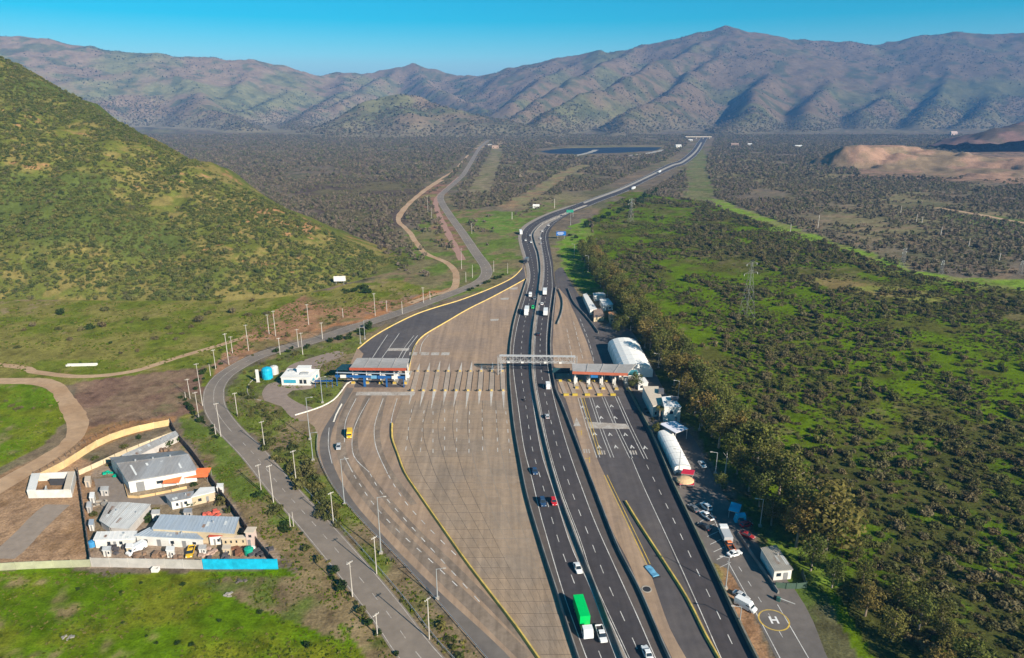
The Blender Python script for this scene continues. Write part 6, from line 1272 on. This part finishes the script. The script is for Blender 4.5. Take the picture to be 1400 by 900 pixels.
P = np.concatenate([t[0] for t in T]); S_ = np.concatenate([t[1] for t in T]); k = ~inpoly(P[:, 0], P[:, 1], WP([(362, 552), (356, 538), (366, 526), (384, 530), (424, 534), (430, 562), (420, 578), (385, 560)])) & (polydist(P[:, 0], P[:, 1], CP(OLD, 8)) > 5) & ~inpoly(P[:, 0], P[:, 1], plz); P, S_ = P[k], S_[k]
scatter('grass', P, S_, RNG.uniform(0, 6.28, len(P)), src(tufts, 'grass_src'), 'short green and dry grass tufts on the left fields', 'grass')
# --- eucalyptus row
def euc(seed):
    r = random.Random(seed); hgt = 1.0; lobes = []; tr = MB(); tr.tube((0, 0, 0), (.01, 0, .45), .022, .015, 7); tr.tube((.01, 0, .45), (.0, .015, .85), .015, .006, 6); ends = []
    for i in range(9):
        a = 6.283 * i / 9 * 2.4 + r.uniform(-.4, .4); z0 = .22 + .06 * i; L = r.uniform(.12, .2); e = (L * math.cos(a), L * math.sin(a), z0 + r.uniform(.08, .16)); tr.tube((0, 0, z0), e, .009, .004, 5); ends.append(e)
    for e in ends: s = r.uniform(.095, .15); lobes.append((e[0], e[1], e[2], s, s, s * r.uniform(1.0, 1.5)))
    lobes.append((0, 0, .86, .11, .11, .15)); lobes.append((0, 0, .55, .14, .14, .3))
    t = tr.mesh('trunk'); t.materials.append(BARK); return t, leafmesh('crown', lobes, 1500, .021, EUCM, 700 + seed, .5)
EU = [euc(s) for s in range(5)]
def plant_tree(name, label, cat, p, h, rz, tm, cm, group, w=1.0):
    o = thing(name, label, cat, p, rz, group); o.scale = (h * w, h * w, h)
    for nm, m in (('trunk', tm), ('crown', cm)): k = bpy.data.objects.new(nm, m); COL.objects.link(k); k.parent = o
Q = resample(cTL, 7.6); Q2 = resample(off(cTL, -7.5), 9.5); rg = random.Random(11); Q3 = [p for p in resample(off(cTL, 6.5), 9.0) if p.y < U(0, 430).y]; allq = [(p, 0) for p in Q] + [(p, 1) for p in Q2] + [(p, 2) for p in Q3]; allq = [(p, r_) for p, r_ in allq if not (U(1140, 775).y > p.y > U(1158, 795).y)]
allq.sort(key=lambda t: t[0].y); cnt = [0, 0, 0]
for i, (p, r_) in enumerate(allq):
    cnt[r_] += 1; n_ = cnt[r_]
    hgt = (rg.uniform(10, 18) if r_ < 2 else rg.uniform(6, 10)) * (.75 if p.y < U(0, 790).y else 1) * (1.0 if p.y < 450 else .9); t, c = EU[i % 5]
    lab = ('eucalyptus in the middle row beside the motorway, %s tree from the near end', 'eucalyptus in the back row next to the scrub, %s tree from the near end', 'low young eucalyptus on the shaded roadside edge, %s tree from the near end')[r_]
    nn = nth(n_) if n_ < 70 else None
    plant_tree('eucalyptus_tree', lab % nn if nn else 'eucalyptus at the far end of the row', 'tree', (p.x + rg.uniform(-1.5, 1.5), p.y + rg.uniform(-2, 2), -.1), hgt, rg.uniform(0, 6), t, c, 'eucalyptus row', rg.uniform(1.0, 1.45))
for x, y, h, l in ((1128, 752, 23, 'tallest golden eucalyptus standing at the gap behind the white shed'), (868, 532, 8, 'small round tree at the end of the right toll canopy'), (853, 452, 9, 'brown tree above the hangar tent'), (845, 446, 8, 'green tree above the hangar tent by the ramp houses'), (842, 456, 7, 'low brown tree left above the hangar tent'), (898, 594, 5, 'round green shrub tree left of the lilac canopy'), (985, 668, 6, 'sunlit small tree beside the service road bend')):
    t, c = EU[int(x) % 5]; plant_tree('eucalyptus_tree', l, 'tree', U(x, y), h, x, t, c, 'trees of the service area', 1.4)
# palm in front of the offices
p = U(901, 575); o = thing('palm_tree', 'slim palm standing in front of the low office wing', 'palm', p); MB().tube((0, 0, 0), (.1, 0, 5.2), .28, .2, 8).build('trunk', BARK, o)
for i in range(13):
    a = 6.283 * i / 13; u = Vector((math.cos(a), math.sin(a), 0)); n_ = Vector((-u.y, u.x, 0)); A, B = [], []
    for t in (0, .3, .6, .85, 1): c = Vector((.1, 0, 5.2)) + u * t * 2.4 + Vector((0, 0, .9 * math.sin(t * 2.4) - .9 * t * t)); w = .28 * math.sin(.3 + t * 2.6); A.append(c + n_ * w); B.append(c - n_ * w)
    MB().strip(A, B).build('frond', leafmat('palm_leaf', [(.13, .11, .03), (.10, .10, .03)]) if 'palm_leaf' not in MATS else MATS['palm_leaf'], o)

# --- shrubs of the verges, meadow and yard
def along(pts, gap, jit, smin, smax, seed, skip=.0):
    r = random.Random(seed); out = []
    for p in resample(CP(pts, 3), gap):
        if r.random() < skip: continue
        out.append((p.x + r.uniform(-jit, jit), p.y + r.uniform(-jit, jit), -.08, smin + (smax - smin) * r.random() ** 1.5))
    return out
def shr(name, lst, meshes, label, group, cat='shrub'):
    lst = sorted(lst, key=lambda l: l[1]); labs = ['%s, %s nearest' % (label, nth(i + 1)) if i < 69 else '%s, far end, %s' % (label, nth(i - 68)) for i in range(len(lst))]
    singles(name, [l[:3] for l in lst], [l[3] for l in lst], [random.Random(i).uniform(0, 6) for i in range(len(lst))], meshes, label, cat, group, labs)
shr('verge_shrub', along([(366, 606), (384, 628), (410, 660), (438, 694), (462, 720)], 2.0, 2.4, 1.5, 3.1, 1) + along([(395, 605), (412, 634), (436, 668), (460, 698)], 2.3, 2.2, 1.2, 2.6, 2) + along([(345, 560), (362, 584), (382, 606)], 2.0, 4.5, .9, 2.0, 3), verges, 'olive shrub in the dense strip between old road and plaza bend', 'shrubs between old road and plaza')
shr('verge_shrub', along([(530, 790), (560, 822), (600, 866), (630, 900)], 5, 1.6, .6, 1.2, 4, .3) + along([(600, 862), (640, 905)], 2.5, 1.2, .8, 1.6, 5), verges, 'low shrub on the slope below the plaza guard rail', 'shrubs below the guard rail')
shr('roadside_shrub', along([(536, 895), (500, 848), (470, 808), (440, 770), (408, 735), (378, 700), (352, 672)], 3.6, 1.6, .8, 2.4, 6, .15), darks + verges, 'dark shrub on the left verge of the lower old road', 'shrubs left of the old road')
shr('roadside_shrub', along([(300, 600), (282, 580), (262, 562), (248, 545)], 3.2, 1.4, 1.0, 1.9, 7) + along([(262, 530), (280, 512), (300, 498)], 4, 3, .9, 1.8, 8), darks, 'dark hedge shrub at the outer side of the old road bend', 'shrubs outside the bend')
shr('garden_shrub', along([(350, 528), (342, 542), (352, 556), (372, 562), (396, 566)], 2.6, 4, .8, 2.0, 9) + along([(420, 556), (446, 540), (462, 528)], 3, 4, .8, 1.8, 10) + along([(330, 512), (352, 500), (384, 490), (420, 482)], 3, 3.5, .9, 2.0, 11), verges, 'rounded shrub in the lawn round the toll office', 'garden shrubs')
shr('verge_tree', along([(448, 468), (470, 462), (492, 456), (512, 448)], 2.8, 3, 1.6, 3.0, 12) + along([(640, 398), (665, 388), (690, 374)], 7, 2, 1.4, 2.4, 13) + along([(372, 482), (400, 480), (430, 470)], 3.6, 3, 1.2, 2.2, 14), darks, 'dark bush between the old road and the ramp kerb', 'bushes above the ramp', 'bush')
shr('embankment_shrub', along([(310, 490), (350, 470), (400, 448), (450, 440), (500, 428), (560, 412)], 4.4, 9, .8, 1.9, 15) + along([(400, 430), (440, 420), (480, 412), (520, 396)], 6, 12, .8, 1.8, 16), verges + scrubs[:2], 'dry shrub on the orange embankment along the old road', 'embankment shrubs')
shr('dark_shrub', along([(462, 400), (480, 402), (500, 396), (512, 400)], 4.5, 5, 2.0, 3.6, 17), darks, 'big dark green bush at the foot of the hill by the billboard', 'hill foot bushes', 'bush')
MEA = [(83, 430, 3), (143, 425, 3.4), (112, 452, 2.6), (123, 450, 2.8), (141, 447, 3), (200, 438, 2.8), (96, 465, 1.8), (80, 451, 2.2), (45, 446, 2.4), (24, 476, 2.2), (33, 452, 2), (151, 470, 1.4), (188, 481, 1.6), (165, 484, 1.2), (212, 464, 2.4), (231, 450, 2), (233, 457, 2), (249, 457, 1.6), (240, 465, 1.4), (272, 440, 3.6), (262, 448, 2), (285, 430, 3), (318, 428, 3.2), (340, 432, 2.8), (365, 430, 3), (300, 415, 2.6), (345, 412, 2.4), (420, 424, 2.6), (8, 549, 1.2), (16, 556, 1.6), (24, 560, 1.6), (30, 558, 1.2), (46, 559, 1), (133, 440, 1.4), (180, 441, 1.2), (60, 470, 1.2), (126, 497, .8)]
shr('meadow_bush', [(*U(x, y)[:2], -.08, s) for x, y, s in MEA], scrubs + darks[:1], 'dark lone bush dotting the left meadow', 'meadow bushes', 'bush')
shr('yard_shrub', [(*U(x, y)[:2], -.08, s) for x, y, s in ((238, 604, 2.6), (230, 610, 2.2), (222, 612, 2), (206, 708, 2.2), (212, 700, 1.8), (203, 714, 1.6), (304, 690, 2.4), (300, 682, 1.8), (312, 700, 2), (262, 690, 1.6), (330, 735, 1.8), (128, 705, 1.4), (150, 636, 1.2), (170, 612, 1.6), (190, 600, 1.4), (130, 628, 1.4), (265, 664, 1.6))], darks + verges, 'green shrub growing between the sheds of the walled yard', 'yard shrubs')
shr('field_tuft', [(*U(x, y)[:2], -.08, s) for x, y, s in ((106, 806, .7), (165, 810, .6), (193, 798, .6), (250, 800, .8), (243, 880, .9), (262, 882, .8), (200, 870, .6), (355, 838, .9), (300, 850, .7), (420, 884, 1), (214, 880, .6), (168, 852, .5))], darks, 'small dark tuft on the bright green field at the lower left', 'field tufts', 'tuft')
shr('roadside_shrub', along([(885, 560), (900, 588), (918, 628), (934, 660)], 3, .8, .5, 1.0, 31) + along([(1046, 745), (1085, 760), (1120, 790)], 5, 2.5, .8, 1.5, 33), darks + verges, 'small shrub beside the wall and sheds of the service area', 'service area shrubs')
shr('verge_tree', along([(783, 322), (800, 342), (815, 362)], 9, 5, 1.6, 2.8, 32) + along([(800, 312), (830, 296), (870, 278), (905, 256)], 12, 6, 3, 5, 34), darks, 'dark tree on the verge beside the far motorway bend', 'trees by the far bend', 'tree')

# ------------------------------------------------------------------ air: even pale haze round the whole place
hb = MB().box(0, 7000, 0, 29400, 15600, 2, 0); zt = float(MZ.max()) + 40
hb = MB(); hb.add([(-14700, -800, -9), (14700, -800, -9), (14700, 14600, -9), (-14700, 14600, -9), (-14700, -800, zt), (14700, -800, zt), (14700, 14600, zt), (-14700, 14600, zt)], [(3, 2, 1, 0), (4, 5, 6, 7), (0, 1, 5, 4), (1, 2, 6, 5), (2, 3, 7, 6), (3, 0, 4, 7)])
hm_ = bpy.data.materials.new('haze_air'); hm_.use_nodes = True; n = hm_.node_tree; n.nodes.remove(n.nodes['Principled BSDF']); pv = n.nodes.new('ShaderNodeVolumePrincipled')
pv.inputs['Color'].default_value = (.17, .46, 1.0, 1); pv.inputs['Density'].default_value = 9.0e-5; pv.inputs['Anisotropy'].default_value = 0.0
n.links.new(pv.outputs[0], n.nodes['Material Output'].inputs['Volume'])
tag(hb.build('haze', hm_), 'thin blue haze over the far valley and mountains', 'haze', None, 'stuff')
